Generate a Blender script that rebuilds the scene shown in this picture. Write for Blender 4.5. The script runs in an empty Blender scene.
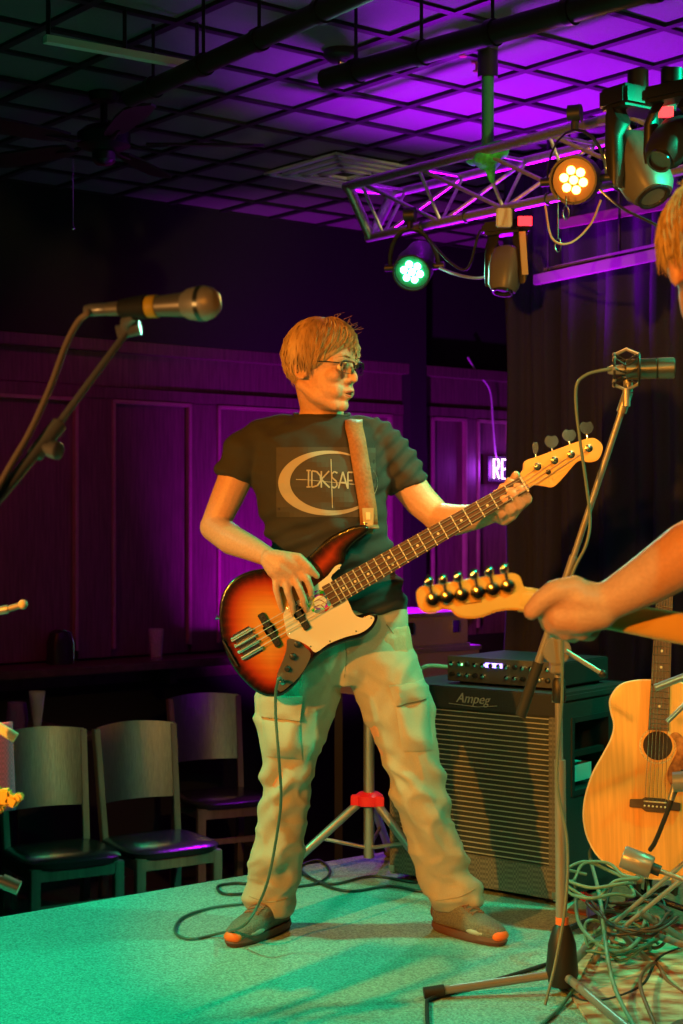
import bpy, bmesh, math, random
from mathutils import Vector, Matrix, noise
from mathutils.bvhtree import BVHTree
random.seed(7)
sc = bpy.context.scene
COL = sc.collection
PI = math.pi
# ---------------------------------------------------------------- camera
HC = 1.14; HOR = 520.0; F = 1600.0
cd = bpy.data.cameras.new('camera'); cam = bpy.data.objects.new('camera', cd); COL.objects.link(cam)
cam.location = (0, 0, HC); cam.rotation_euler = (PI/2, 0, 0)
cd.sensor_fit = 'VERTICAL'; cd.sensor_height = 36; cd.lens = 36*F/1024
cd.shift_y = -(512-HOR)/1024*1.0
cd.clip_start = 0.05
cd.dof.use_dof = True; cd.dof.focus_distance = 4.35; cd.dof.aperture_fstop = 6.5
sc.camera = cam
def V(u, v, d): return Vector(((u-341.5)*d/F, d, HC+(HOR-v)*d/F))
# ---------------------------------------------------------------- world, light, exposure
w = bpy.data.worlds.new('world'); sc.world = w; w.use_nodes = True
w.node_tree.nodes['Background'].inputs[0].default_value = (0.10, 0.07, 0.14, 1)
w.node_tree.nodes['Background'].inputs[1].default_value = 0.035
sc.view_settings.view_transform = 'Standard'; sc.view_settings.look = 'None'
sc.view_settings.gamma = 1; sc.view_settings.exposure = 0.0
def spot(name, loc, tgt, col, power, ang=60, rad=0.05, blend=.5):
    l = bpy.data.lights.new(name, 'SPOT'); l.color = col; l.energy = power
    l.spot_size = math.radians(ang); l.spot_blend = blend; l.shadow_soft_size = rad
    o = bpy.data.objects.new(name, l); COL.objects.link(o); o.location = loc
    o.rotation_euler = (Vector(tgt)-Vector(loc)).to_track_quat('-Z', 'Y').to_euler()
    return o
AMB = (1.0, .31, .02); GRN = (.0, 1.0, .44); PUR = (.42, .0, .95)
spot('amber_front_spot', (-1.9, 1.5, 1.75), (0.28, 4.4, 1.0), AMB, 580, 44, .03, .35)
spot('guitarist_amber_fill', (-.3, .5, 1.7), (.75, 2.7, 1.2), AMB, 210, 46, .04, .5)  # extra lamp added to light the right guitarist
spot('amber_guitar_spot', (1.7, 1.6, 2.5), (.95, 4.4, .45), AMB, 110, 30, .04, .6)
spot('mic_amber_fill', (-1.5, 1.0, 1.15), (-.62, 2.3, 1.28), (1, .45, .12), 60, 60, .05, .6)  # added lamp to brighten the vocal mic and its boom
spot('truss_warm_fill', (2.1, 2.7, 1.75), (.6, 5.3, 2.3), (1, .8, .25), 130, 22, .05, .8)  # added fill that warms the truss, no fixture behind it
spot('green_side_spot', (1.95, 4.1, 2.6), (-.4, 4.2, -.1), GRN, 400, 80, .05)
spot('green_front_spot', (1.2, .9, 2.65), (.25, 4.3, -.1), GRN, 95, 40, .05)
spot('green_left_spot', (-2.1, 4.0, 2.65), (-.95, 3.75, 0), GRN, 360, 62, .08)
spot('purple_ceiling_wash', (.60, 6.35, 1.45), (.78, 5.9, 2.74), PUR, 430, 100, .08, .9)
spot('purple_wall_wash', (.05, 7.6, .1), (-.05, 8.9, 1.3), (.6, 0, .9), 230, 95, .06, .9)
spot('magenta_wall_wash', (-1.0, 6.4, 2.5), (-.6, 8.3, .9), (1, .0, .35), 16, 100, .1, .9)
spot('purple_gear_wash', (.25, 7.95, 2.3), (.45, 7.1, .5), PUR, 520, 60, .05, .7)
spot('red_left_wash', (-1.75, 6.0, 1.2), (-1.5, 7.9, 1.1), (1, .1, .02), 9, 80, .1, .9)
spot('amber_chair_light', (1.2, 2.6, 2.7), (-.6, 6.5, -.1), (1, .45, .12), 300, 26, .08, .9)
# ---------------------------------------------------------------- helpers
ORG = {}
def tag(o, label=None, cat=None, group=None, kind=None):
    if label: o['label'] = label
    if cat: o['category'] = cat
    if group: o['group'] = group
    if kind: o['kind'] = kind
    return o
def thing(name, label, cat, loc=(0, 0, 0), group=None):
    o = bpy.data.objects.new(name, None); COL.objects.link(o); o.location = loc
    o.empty_display_size = .1
    ORG[o.name] = Vector(loc); return tag(o, label, cat, group)
MATS = {}
def mat(name, col, rough=.6, metal=0., bump=0., scale=80., vary=.0, emit=None, estr=0., spec=.5, stretch=None, trans=0., alpha=1., ior=1.45, col2=None, tex='noise', sheen=0., coat=0.):
    if name in MATS: return MATS[name]
    m = bpy.data.materials.new(name); m.use_nodes = True; nt = m.node_tree; b = nt.nodes['Principled BSDF']
    c = tuple(col)+(1,)
    b.inputs['Base Color'].default_value = c; b.inputs['Roughness'].default_value = rough
    b.inputs['Metallic'].default_value = metal; b.inputs['Specular IOR Level'].default_value = spec
    b.inputs['IOR'].default_value = ior
    b.inputs['Transmission Weight'].default_value = trans; b.inputs['Alpha'].default_value = alpha
    b.inputs['Sheen Weight'].default_value = sheen; b.inputs['Coat Weight'].default_value = coat
    if emit: b.inputs['Emission Color'].default_value = tuple(emit)+(1,); b.inputs['Emission Strength'].default_value = estr
    if bump or vary or col2:
        tc = nt.nodes.new('ShaderNodeTexCoord'); mp = nt.nodes.new('ShaderNodeMapping')
        nt.links.new(tc.outputs['Object'], mp.inputs[0])
        if stretch: mp.inputs['Scale'].default_value = stretch
        if tex == 'noise':
            n = nt.nodes.new('ShaderNodeTexNoise'); n.inputs['Scale'].default_value = scale; n.inputs['Detail'].default_value = 4; out = n.outputs['Fac']
        elif tex == 'voronoi':
            n = nt.nodes.new('ShaderNodeTexVoronoi'); n.inputs['Scale'].default_value = scale; out = n.outputs['Distance']
        else:
            n = nt.nodes.new('ShaderNodeTexChecker'); n.inputs['Scale'].default_value = scale; out = n.outputs['Fac']
        nt.links.new(mp.outputs[0], n.inputs['Vector'])
        if bump:
            bp = nt.nodes.new('ShaderNodeBump'); bp.inputs['Strength'].default_value = bump; bp.inputs['Distance'].default_value = .01
            nt.links.new(out, bp.inputs['Height']); nt.links.new(bp.outputs[0], b.inputs['Normal'])
        if vary or col2:
            r = nt.nodes.new('ShaderNodeValToRGB')
            lo = tuple(x*(1-vary) for x in col)+(1,); hi = tuple(min(1, x*(1+vary)) for x in (col2 or col))+(1,)
            r.color_ramp.elements[0].color = lo; r.color_ramp.elements[1].color = hi
            r.color_ramp.elements[0].position = .33; r.color_ramp.elements[1].position = .68
            nt.links.new(out, r.inputs[0]); nt.links.new(r.outputs[0], b.inputs['Base Color'])
    MATS[name] = m; return m
def link_mesh(name, me, m, parent, label=None, kind=None, smooth=False):
    if parent is not None:
        org = ORG[parent.name]
    else:
        if me.vertices:
            xs = [v.co for v in me.vertices]
            org = Vector(((min(v.x for v in xs)+max(v.x for v in xs))/2, (min(v.y for v in xs)+max(v.y for v in xs))/2, min(v.z for v in xs)))
        else: org = Vector()
    me.transform(Matrix.Translation(-org))
    if m is not None:
        me.materials.clear(); me.materials.append(m)
    if smooth:
        me.polygons.foreach_set('use_smooth', [True]*len(me.polygons))
    o = bpy.data.objects.new(name, me); COL.objects.link(o)
    if parent is not None: o.parent = parent
    else: o.location = org
    ORG[o.name] = org
    tag(o, label, None, None, kind)
    me.update(); return o
class MB:
    def __init__(s): s.v = []; s.f = []
    def add(s, vs, fs):
        k = len(s.v); s.v += [Vector(x) for x in vs]; s.f += [tuple(i+k for i in f) for f in fs]; return s
    def box(s, c, size, M=None):
        hx, hy, hz = [a/2 for a in size]; c = Vector(c)
        vs = [Vector((x, y, z)) for x in (-hx, hx) for y in (-hy, hy) for z in (-hz, hz)]
        if M is not None: vs = [M @ v for v in vs]
        return s.add([v+c for v in vs], [(0, 1, 3, 2), (4, 6, 7, 5), (0, 4, 5, 1), (2, 3, 7, 6), (0, 2, 6, 4), (1, 5, 7, 3)])
    def bar(s, a, b, w_, h_, up=(0, 0, 1)):
        a = Vector(a); b = Vector(b); d = (b-a); L = d.length; d.normalize()
        x = d.cross(Vector(up)); x = x.normalized() if x.length > 1e-4 else Vector((1, 0, 0)); y = x.cross(d)
        M = Matrix((x, d, y)).transposed()
        return s.box((a+b)/2, (w_, L, h_), M)
    def tube(s, pts, r, n=8, cap=True, flat=1.0):
        pts = [Vector(p) for p in pts]
        rs = r if isinstance(r, (list, tuple)) else [r]*len(pts)
        k = len(s.v); up = None
        for i, p in enumerate(pts):
            t = (pts[min(i+1, len(pts)-1)]-pts[max(i-1, 0)])
            t = t.normalized() if t.length > 1e-9 else Vector((0, 0, 1))
            if up is None:
                up = Vector((0, 0, 1)) if abs(t.z) < .9 else Vector((1, 0, 0))
            x = t.cross(up)
            if x.length < 1e-4: x = t.cross(Vector((0.3, 1, 0.2)))
            x.normalize(); y = x.cross(t).normalized(); up = y
            for j in range(n):
                a = 2*PI*j/n; s.v.append(p+x*math.cos(a)*rs[i]+y*math.sin(a)*rs[i]*flat)
        for i in range(len(pts)-1):
            for j in range(n):
                a = k+i*n+j; b = k+i*n+(j+1) % n
                s.f.append((a, b, b+n, a+n))
        if cap:
            s.f.append(tuple(k+j for j in range(n))[::-1]); e = k+(len(pts)-1)*n; s.f.append(tuple(e+j for j in range(n)))
        return s
    def cyl(s, a, b, r, r2=None, n=16): return s.tube([a, b], [r, r if r2 is None else r2], n)
    def sph(s, c, r, M=None, nu=16, nv=10):
        c = Vector(c); R = Vector(r) if isinstance(r, (tuple, list, Vector)) else Vector((r, r, r))
        vs = []; fs = []
        for i in range(nv+1):
            th = PI*i/nv
            for j in range(nu):
                ph = 2*PI*j/nu
                p = Vector((R.x*math.sin(th)*math.cos(ph), R.y*math.sin(th)*math.sin(ph), R.z*math.cos(th)))
                if M is not None: p = M @ p
                vs.append(c+p)
        for i in range(nv):
            for j in range(nu):
                a = i*nu+j; b = i*nu+(j+1) % nu
                if i == 0: fs.append((a, b+nu, a+nu)[::-1]) if 0 else fs.append((a, a+nu, b+nu))
                elif i == nv-1: fs.append((a, a+nu, b))
                else: fs.append((a, a+nu, b+nu, b))
        return s.add(vs, fs)
    def chain(s, pts, rs, n=12):
        pts = [Vector(p) for p in pts]
        if not isinstance(rs, (list, tuple)): rs = [rs]*len(pts)
        for i in range(len(pts)-1):
            s.tube([pts[i], pts[i+1]], [rs[i], rs[i+1]], n)
        for p, r in zip(pts, rs): s.sph(p, r, nu=n, nv=8)
        return s
    def lathe(s, c, axis, prof, n=20):
        """prof: (distance along axis, radius)"""
        c = Vector(c); a = Vector(axis).normalized()
        x = a.cross(Vector((0, 0, 1)) if abs(a.z) < .9 else Vector((1, 0, 0))).normalized(); y = a.cross(x); k = len(s.v)
        for t, r in prof:
            r = max(r, 1e-5)
            for j in range(n): s.v.append(c+a*t+x*(r*math.cos(2*PI*j/n))+y*(r*math.sin(2*PI*j/n)))
        for i in range(len(prof)-1):
            for j in range(n): p = k+i*n+j; q_ = k+i*n+(j+1) % n; s.f.append((p, q_, q_+n, p+n))
        s.f.append(tuple(k+j for j in range(n))[::-1]); e = k+(len(prof)-1)*n; s.f.append(tuple(e+j for j in range(n)))
        return s
    def loft(s, rings, n=28, pw=2.0):
        """rings: (centre, half width vector, half depth vector)"""
        k = len(s.v)
        for c, A, B in rings:
            for j in range(n):
                t = 2*PI*j/n; ca, sa = math.cos(t), math.sin(t)
                ca = math.copysign(abs(ca)**(2/pw), ca); sa = math.copysign(abs(sa)**(2/pw), sa)
                s.v.append(Vector(c)+Vector(A)*ca+Vector(B)*sa)
        for i in range(len(rings)-1):
            for j in range(n):
                a = k+i*n+j; b = k+i*n+(j+1) % n; s.f.append((a, a+n, b+n, b))
        s.f.append(tuple(k+j for j in range(n))); e = k+(len(rings)-1)*n; s.f.append(tuple(e+j for j in range(n))[::-1])
        return s
    def prism(s, pts, off):
        """closed planar outline extruded by the vector off"""
        n = len(pts); k = len(s.v); off = Vector(off)
        s.v += [Vector(p) for p in pts]+[Vector(p)+off for p in pts]
        s.f.append(tuple(range(k, k+n))[::-1]); s.f.append(tuple(range(k+n, k+2*n)))
        for i in range(n):
            j = (i+1) % n; s.f.append((k+i, k+j, k+n+j, k+n+i))
        return s
    def ringp(s, c, R, r, M=None, n=24, m=8, a0=0, a1=2*PI):
        c = Vector(c); pts = []
        full = abs(a1-a0-2*PI) < 1e-6
        for i in range(n+1):
            a = a0+(a1-a0)*i/n; p = Vector((R*math.cos(a), R*math.sin(a), 0))
            pts.append(c+(M @ p if M is not None else p))
        return s.tube(pts, r, m, cap=not full)
    def mesh(s, name='m'):
        me = bpy.data.meshes.new(name); me.from_pydata([tuple(v) for v in s.v], [], s.f); me.validate(); me.update()
        bm = bmesh.new(); bm.from_mesh(me); bmesh.ops.recalc_face_normals(bm, faces=bm.faces); bm.to_mesh(me); bm.free()
        return me
    def build(s, name, m, parent=None, label=None, kind=None, smooth=False, bevel=0, auto=None):
        me = s.mesh(name)
        if bevel:
            bm = bmesh.new(); bm.from_mesh(me)
            es = [e for e in bm.edges if len(e.link_faces) == 2 and e.calc_face_angle(0) > .6]
            bmesh.ops.bevel(bm, geom=es, offset=bevel, segments=2, affect='EDGES', clamp_overlap=True)
            bm.to_mesh(me); bm.free()
        o = link_mesh(name, me, m, parent, label, kind, smooth)
        if smooth:
            try: me.set_sharp_from_angle(angle=math.radians(auto or 42))
            except Exception: pass
        return o
def top(o, label, cat, group=None, kind=None): return tag(o, label, cat, group, kind)
def remeshed(mb, voxel, smooth=2, fac=.5):
    me = mb.mesh('tmp') if isinstance(mb, MB) else mb
    o = bpy.data.objects.new('tmp', me); COL.objects.link(o)
    r = o.modifiers.new('r', 'REMESH'); r.mode = 'VOXEL'; r.voxel_size = voxel
    if smooth: q = o.modifiers.new('s', 'SMOOTH'); q.factor = fac; q.iterations = smooth
    dg = bpy.context.evaluated_depsgraph_get(); dg.update()
    out = bpy.data.meshes.new_from_object(o.evaluated_get(dg))
    bpy.data.objects.remove(o); return out
def bvh(me):
    return BVHTree.FromPolygons([v.co.copy() for v in me.vertices], [tuple(p.vertices) for p in me.polygons])
def spline(pts, n=8):
    P = [Vector(p) for p in pts]; P = [P[0]*2-P[1]]+P+[P[-1]*2-P[-2]]; out = []
    for i in range(1, len(P)-2):
        a, b, c, d = P[i-1:i+3]
        for k in range(n):
            t = k/n
            out.append(.5*((2*b)+(c-a)*t+(2*a-5*b+4*c-d)*t*t+(3*b-a-3*c+d)*t**3))
    out.append(P[-2]); return out
def spline2(pts, n=6, closed=True):
    P = [Vector((p[0], p[1], 0)) for p in pts]
    if closed: P = [P[-1]]+P+[P[0], P[1]]
    else: P = [P[0]*2-P[1]]+P+[P[-1]*2-P[-2]]
    out = []
    for i in range(1, len(P)-2):
        a, b, c, d = P[i-1:i+3]
        for k in range(n):
            t = k/n; q = .5*((2*b)+(c-a)*t+(2*a-5*b+4*c-d)*t*t+(3*b-a-3*c+d)*t**3); out.append((q.x, q.y))
    if not closed: out.append((P[-2].x, P[-2].y))
    return out
def cable(name, pts, r, m, label=None, cat='cable', parent=None, n=6, seg=8, group=None):
    mb = MB(); mb.tube(spline(pts, seg), r, n)
    o = mb.build(name, m, parent, label, smooth=True, auto=80)
    if parent is None: top(o, label, cat, group)
    return o
def text_mesh(txt, size, M, extrude=.0005, shear=0):
    cu = bpy.data.curves.new('t', 'FONT'); cu.body = txt; cu.size = size; cu.extrude = extrude; cu.shear = shear; cu.align_x = 'CENTER'; cu.resolution_u = 3
    o = bpy.data.objects.new('t', cu); COL.objects.link(o)
    dg = bpy.context.evaluated_depsgraph_get(); dg.update()
    me = bpy.data.meshes.new_from_object(o.evaluated_get(dg)); bpy.data.objects.remove(o)
    me.transform(M); return me
PHI = math.radians(38.7)
e1 = Vector((math.cos(PHI), math.sin(PHI), 0)); e2 = Vector((math.sin(PHI), -math.cos(PHI), 0)); UP = Vector((0, 0, 1))
P0 = Vector((-1.622, 7.6, 0))
def R(s, n, z): return P0+e1*s+e2*n+UP*z
RM = Matrix((e1, -e2, UP)).transposed()      # local x along back wall, y into the wall
def rbox(mb, s0, s1, n0, n1, z0, z1):
    return mb.box(R((s0+s1)/2, (n0+n1)/2, (z0+z1)/2), (abs(s1-s0), abs(n1-n0), abs(z1-z0)), RM)
ZF = -.65; ZC = 2.74
# ---------------------------------------------------------------- materials
def two_tone(name, a, b, scale, rough, bump=0): return mat(name, a, rough, bump=bump, scale=scale, col2=b)
M_floor = mat('dark_floor', (.03, .025, .025), .5, bump=.1, scale=30, vary=.3)
M_wallup = mat('black_wall_paint', (.010, .010, .012), .85, bump=.1, scale=60, vary=.1)
M_panel = mat('dark_panelling', (.11, .055, .07), .4, bump=.08, scale=12, vary=.25, stretch=(6, 6, .5))
M_mould = mat('moulding_lit', (.26, .15, .16), .3, vary=.1, scale=20)  # lighter than the panels, edge light put into the colour
M_ledge = mat('ledge_wood', (.06, .035, .03), .35, bump=.05, scale=20, vary=.3)
M_black = mat('black_plastic', (.015, .015, .016), .45)
M_blackm = mat('black_metal', (.02, .02, .02), .35, metal=.3)
M_rubber = mat('black_rubber', (.018, .018, .018), .7)
M_chrome = mat('chrome', (.75, .75, .75), .18, metal=1)
M_steel = mat('brushed_steel', (.72, .68, .62), .28, metal=1, bump=.15, scale=200, stretch=(1, 1, .02), vary=.1)
M_alu = mat('truss_aluminium', (.55, .55, .52), .38, metal=.85, bump=.1, scale=120, vary=.12)
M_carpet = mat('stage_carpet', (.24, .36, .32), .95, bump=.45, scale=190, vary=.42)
M_curt = mat('black_curtain', (.021, .025, .027), .9, bump=.3, scale=300, vary=.2)
M_tile = mat('ceiling_tile_dark', (.17, .17, .175), .8, bump=.35, scale=220, vary=.12)
M_grid = mat('ceiling_grid_black', (.012, .012, .013), .6)
M_glass = mat('glass', (.85, .85, .85), .08, trans=.75, ior=1.45)
# ---------------------------------------------------------------- setting
o = MB().box(R(.5, 5, ZF-.05), (15, 10.2, .1), RM).build('floor', M_floor, kind='structure')
mb = MB(); rbox(mb, -7, 8, 0, -.12, ZF, 3.2); wb = mb.build('wall_back', M_wallup, kind='structure')
# panelling of the back wall: rails and stiles proud of recessed fields, one object each
def field(s0, s1, z0, z1, dep=.0):
    m_ = MB(); rbox(m_, s0, s1, .0, .012, z0, z1); return m_.build('panel', M_panel, wb)
def stile(s0, s1, z0, z1, dep=.035, nm='stile'):
    m_ = MB(); rbox(m_, s0, s1, 0, dep, z0, z1); m_.build(nm, M_panel, wb, bevel=.004)
TOP = 2.03; PT = 1.74; ss = [(-2.2, -1.3), (-1.05, -.6), (-.35, .40), (.59, 1.06), (1.22, 1.80), (1.98, 2.42), (2.72, 3.0), (3.08, 3.36), (3.4, 3.9)]
prev = -3
for a, b_ in ss:
    stile(prev, a, .46, PT); prev = b_
    pan_ = field(a, b_, .46, PT)
    m_ = MB()
    rbox(m_, a, a+.02, .012, .045, .5, PT); rbox(m_, b_-.02, b_, .012, .045, .5, PT); rbox(m_, a, b_, .012, .045, PT-.02, PT)
    m_.build('panel_moulding', M_mould, pan_, bevel=.003)
stile(prev, 6, .46, PT)
stile(-3, 6, PT, 1.80, .04, 'rail'); stile(-3, 6, 1.80, TOP-.05, .025, 'frieze_board'); stile(-3, 6, TOP-.06, TOP, .09, 'crown_moulding')
mb = MB(); rbox(mb, 2.50, 2.62, 0, .10, ZF, ZC); mb.build('trim_1', M_wallup, kind='structure')
mb = MB(); rbox(mb, -6, 2.5, 0, .10, TOP+.0, ZC); mb.build('trim_2', M_wallup, kind='structure')
mb = MB(); rbox(mb, -7, -7.12, 0, 10, ZF, 3.2); mb.build('wall_left', M_wallup, kind='structure')
# wall behind the curtain
CU = Vector((.69, 7.0, 0))
wc = CU+e1*.35
mb = MB(); mb.box(wc+e2*2.4+UP*1.25, (.1, 4.6, 3.5), RM); mb.build('wall_right', M_wallup, kind='structure')
# drink ledge on the wall
lt = thing('drink_ledge', 'long dark wooden drink ledge fixed along the panelled back wall', 'ledge', R(.8, .15, .40))
mb = MB(); rbox(mb, -2.6, 2.6, .0, .31, .41, .45); mb.build('ledge_board', M_ledge, lt, bevel=.006)
mb = MB(); rbox(mb, -2.6, 2.6, .0, .05, .33, .41); mb.build('support_rail', M_ledge, lt)
for s_ in (-1.6, -.4, .8, 2.0):
    mb = MB(); rbox(mb, s_, s_+.04, .0, .24, .33, .41); mb.build('bracket', M_blackm, lt)
# ceiling: backing slab, grid bars, tiles
mb = MB(); mb.box(R(.5, 5, 3.0), (15, 10.2, .1), RM); ce = mb.build('ceiling', M_wallup, kind='structure')
T = .3147; G0 = Vector((-.184, 6.220, 0))
def G(i, j, z): return G0+e2*(i*T)+e1*(j*T)+UP*z
tile_me = None; rest = MB()
wall_j = lambda p: (p-P0).dot(e2)
cnt = 0
for i in range(-16, 14):
    for j in range(-14, 16):
        c = G(i+.5, j+.5, 0)
        if (c-P0).dot(e2) < 0 or (c-wc).dot(e1) > .1 and (c-CU).dot(e2) > 0: continue
        u = 341.5+F*c.x/max(c.y, .1); v = HOR-F*(ZC-HC)/max(c.y, .1)
        vis = c.y > 3 and -40 < u < 723 and -45 < v < 260
        dz = random.uniform(-.001, .003)
        if vis and cnt < 300:
            if tile_me is None:
                t_ = MB(); t_.box((0, 0, 0), (T-.028, T-.028, .02), RM); tile_me = t_.mesh('ceiling_tile'); tile_me.materials.append(M_tile)
            o = bpy.data.objects.new('ceiling_tile', tile_me); COL.objects.link(o); o.parent = ce; cnt += 1
            o.location = Vector((c.x, c.y, ZC+.012+dz))-ORG[ce.name]
        else:
            rest.box((c.x, c.y, ZC+.012), (T-.028, T-.028, .02), RM)
rest.build('ceiling_tiles', M_tile, ce, kind='stuff')
for i in range(-16, 14):
    if (G(i, 0, 0)-P0).dot(e2) < 0: continue
    mb = MB(); mb.box(G(i, 1, ZC+.002), (30*T, .03, .02), RM); mb.build('grid_bar', M_grid, ce)
for j in range(-14, 16):
    a = G(-8, j, 0); mb = MB(); mb.box(G(0, j, ZC+.002)+e2*.6, (.03, 24*T, .021), RM); mb.build('grid_bar', M_grid, ce)
# ceiling ducts
for (a, b_, nm, r_) in (((325, 80), (700, -25), 'thick black duct running over the stage above the lighting truss', .034), ((130, 98), (430, -38), 'black duct crossing the ceiling left of the truss duct', .03)):
    p = [V(a[0], a[1], F*1.40/(HOR-a[1])), V(b_[0], b_[1], F*1.40/(HOR-b_[1]))]
    d = (p[1]-p[0]).normalized(); q = thing('ceiling_duct', nm, 'duct', p[0])
    MB().cyl(p[0], p[1], r_, n=20).build('duct_pipe', M_black, q, smooth=True)
    for k in range(5):
        c = p[0]+(p[1]-p[0])*(k+.5)/5
        MB().cyl(c-d*.012, c+d*.012, r_+.006, n=20).build('joint_band', M_blackm, q, smooth=True)
        MB().cyl(c+UP*r_, Vector((c.x, c.y, ZC+.01)), .006, n=6).build('hanger', M_blackm, q)
# conduit strip upper left
a = V(45, 39, F*1.46/481); b_ = V(200, 67, F*1.46/453)
q = thing('cable_raceway', 'thin pale metal raceway strip on the ceiling above the fan', 'raceway', a)
MB().bar(a, b_, .03, .022).build('channel', mat('pale_metal', (.8, .85, .8), .4, metal=.0), q)
for k in (.02, .5, .98):
    c = a.lerp(b_, k); MB().box(c+UP*.07, (.012, .012, .14)).build('clip', M_blackm, q)
# vent diffuser
vc = Vector((.016, 7.3, ZC)); q = thing('ceiling_vent', 'square louvred ceiling vent lit purple behind the truss end', 'vent', vc-UP*.03)
M_vent = mat('vent_metal', (.85, .85, .85), .4)
for k, hs in enumerate((.25, .19, .13, .07)):
    mb = MB(); z = ZC-.012-.004*k
    for sx, sy in ((1, 0), (-1, 0), (0, 1), (0, -1)):
        c = vc+e1*hs*sx+e2*hs*sy; c.z = z
        mb.box(c, (.03 if sx else hs*2+.03, .03 if sy else hs*2+.03, .012), RM @ Matrix.Rotation(.0, 3, 'Z'))
    mb.build('louvre_ring', M_vent, q)
mb = MB(); mb.box(vc-UP*.002, (.53, .53, .01), RM); mb.build('back_plate', M_black, q)
# sprinkler heads / smoke detector
for u, v, lb in ((463, 52, 'small brass ceiling sprinkler head left of the truss hanger pole'), (477, 67, 'small brass ceiling sprinkler head touching the truss hanger pole')):
    d = F*1.58/(HOR-v); c = V(u, v, d); q = thing('sprinkler_head', lb, 'sprinkler', c-UP*.02)
    br = mat('brass', (.7, .5, .2), .3, metal=1)
    MB().lathe(Vector((c.x, c.y, ZC)), (0, 0, -1), [(-.01, .02), (.005, .02), (.006, .006), (.03, .006)], 12).build('flange', br, q, smooth=True)
    MB().cyl(c-UP*.012, c-UP*.016, .014, n=10).build('deflector', br, q)
c = V(341, 60, F*1.57/460); q = thing('smoke_detector', 'round dark smoke detector on the ceiling beside the duct end', 'smoke detector', c-UP*.03)
MB().lathe(Vector((c.x, c.y, ZC+.002)), (0, 0, -1), [(0, .06), (.02, .06), (.035, .045), (.04, .0)], 20).build('housing', M_black, q, smooth=True)
MB().lathe(Vector((c.x, c.y, ZC-.038)), (0, 0, -1), [(0, .012), (.006, .01), (.008, 0)], 12).build('indicator', M_chrome, q, smooth=True)
# ---------------------------------------------------------------- stage
sp = [Vector(p) for p in ()]
A = V(0, 917, F*HC/397); A.z = 0
edge = e1
p_far = A+edge*4.2; p_near = A-edge*3.2
outl = [p_near, p_far, p_far+e2*5.4, p_near+e2*5.4]
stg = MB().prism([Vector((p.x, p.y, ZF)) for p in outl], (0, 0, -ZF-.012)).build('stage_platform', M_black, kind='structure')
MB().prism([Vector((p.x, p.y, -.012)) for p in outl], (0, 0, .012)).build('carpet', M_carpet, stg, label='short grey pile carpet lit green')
mb = MB(); mb.bar(p_near-e2*.004+UP*-.03, p_far-e2*.004+UP*-.03, .012, .045); mb.build('nosing', M_rubber, stg)
# ---------------------------------------------------------------- curtain
ct = thing('stage_curtain', 'tall black pleated stage curtain behind the amplifier and guitars', 'curtain', CU+UP*.0)
def pleats(s0, s1, z0, z1, base, amp, per, seed, name, par):
    mb = MB(); n = int((s1-s0)/.012); nz = 14; rows = []
    for iz in range(nz+1):
        z = z0+(z1-z0)*iz/nz; row = []
        for i in range(n+1):
            s = s0+(s1-s0)*i/n
            ph = s/per*2*PI+2.2*noise.noise(Vector((s*1.3, seed, 0)))*2+.35*noise.noise(Vector((s*3, z*.8, seed)))
            o_ = amp*(math.sin(ph)*.6+.4*math.sin(2.3*ph+1))*(1-.25*(z-z0)/(z1-z0))+.03*noise.noise(Vector((s*5, z*1.5, seed+5)))
            row.append(base+e2*s+e1*(o_)+UP*z)
        rows.append(row)
    vs = [p for r in rows for p in r]; fs = []
    for iz in range(nz):
        for i in range(n):
            a = iz*(n+1)+i; fs.append((a, a+1, a+n+2, a+n+1))
    mb.add(vs, fs); me = mb.mesh(name)
    o = link_mesh(name, me, M_curt, par, smooth=True)
    sm = o.modifiers.new('thick', 'SOLIDIFY'); sm.thickness = .006
    return o
pleats(.01, 1.05, 0.01, 2.62, CU, .075, .19, 1, 'curtain_panel', ct)
pleats(1.02, 2.3, 0.01, 2.62, CU+e1*.03, .075, .22, 4, 'curtain_panel', ct)
pleats(2.28, 3.4, 0.01, 2.62, CU, .045, .21, 9, 'curtain_panel', ct)
# stage pipe (two bars) in front of the curtain
def pipe_at(u0, v0, d0, u1, v1, d1, r, m, name, lb):
    a = V(u0, v0, d0); b = V(u1, v1, d1); dd = (b-a)
    q = thing(name, lb, 'rail', a)
    MB().bar(a, b+dd*.5, r*1.2, r*2.2).build('rail_bar', m, q, bevel=.003)
    return q, a, b
M_dullmet = mat('dull_metal', (.13, .12, .095), .6)
q, a, b_ = pipe_at(535, 280, 6.62, 683, 249, 5.86, .02, M_dullmet, 'curtain_track', 'lower dull metal curtain track in front of the black drapes')
MB().bar(a+UP*.035+e2*.06, b_+UP*.035, .02, .012).build('track_flange', M_dullmet, q)
for t_ in (.1, .6): MB().cyl(a.lerp(b_, t_), Vector((a.lerp(b_, t_).x, a.lerp(b_, t_).y, ZC)), .006, n=6).build('hanger', M_black, q)
q, a, b_ = pipe_at(560, 224, 6.5, 660, 205, 5.98, .018, mat('brown_pipe', (.09, .055, .04), .7), 'hanging_pipe', 'upper brown pipe hung below the truss fixtures')
for t_ in (.1, .8): MB().cyl(a.lerp(b_, t_), Vector((a.lerp(b_, t_).x, a.lerp(b_, t_).y, ZC)), .006, n=6).build('hanger', M_black, q)
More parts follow.
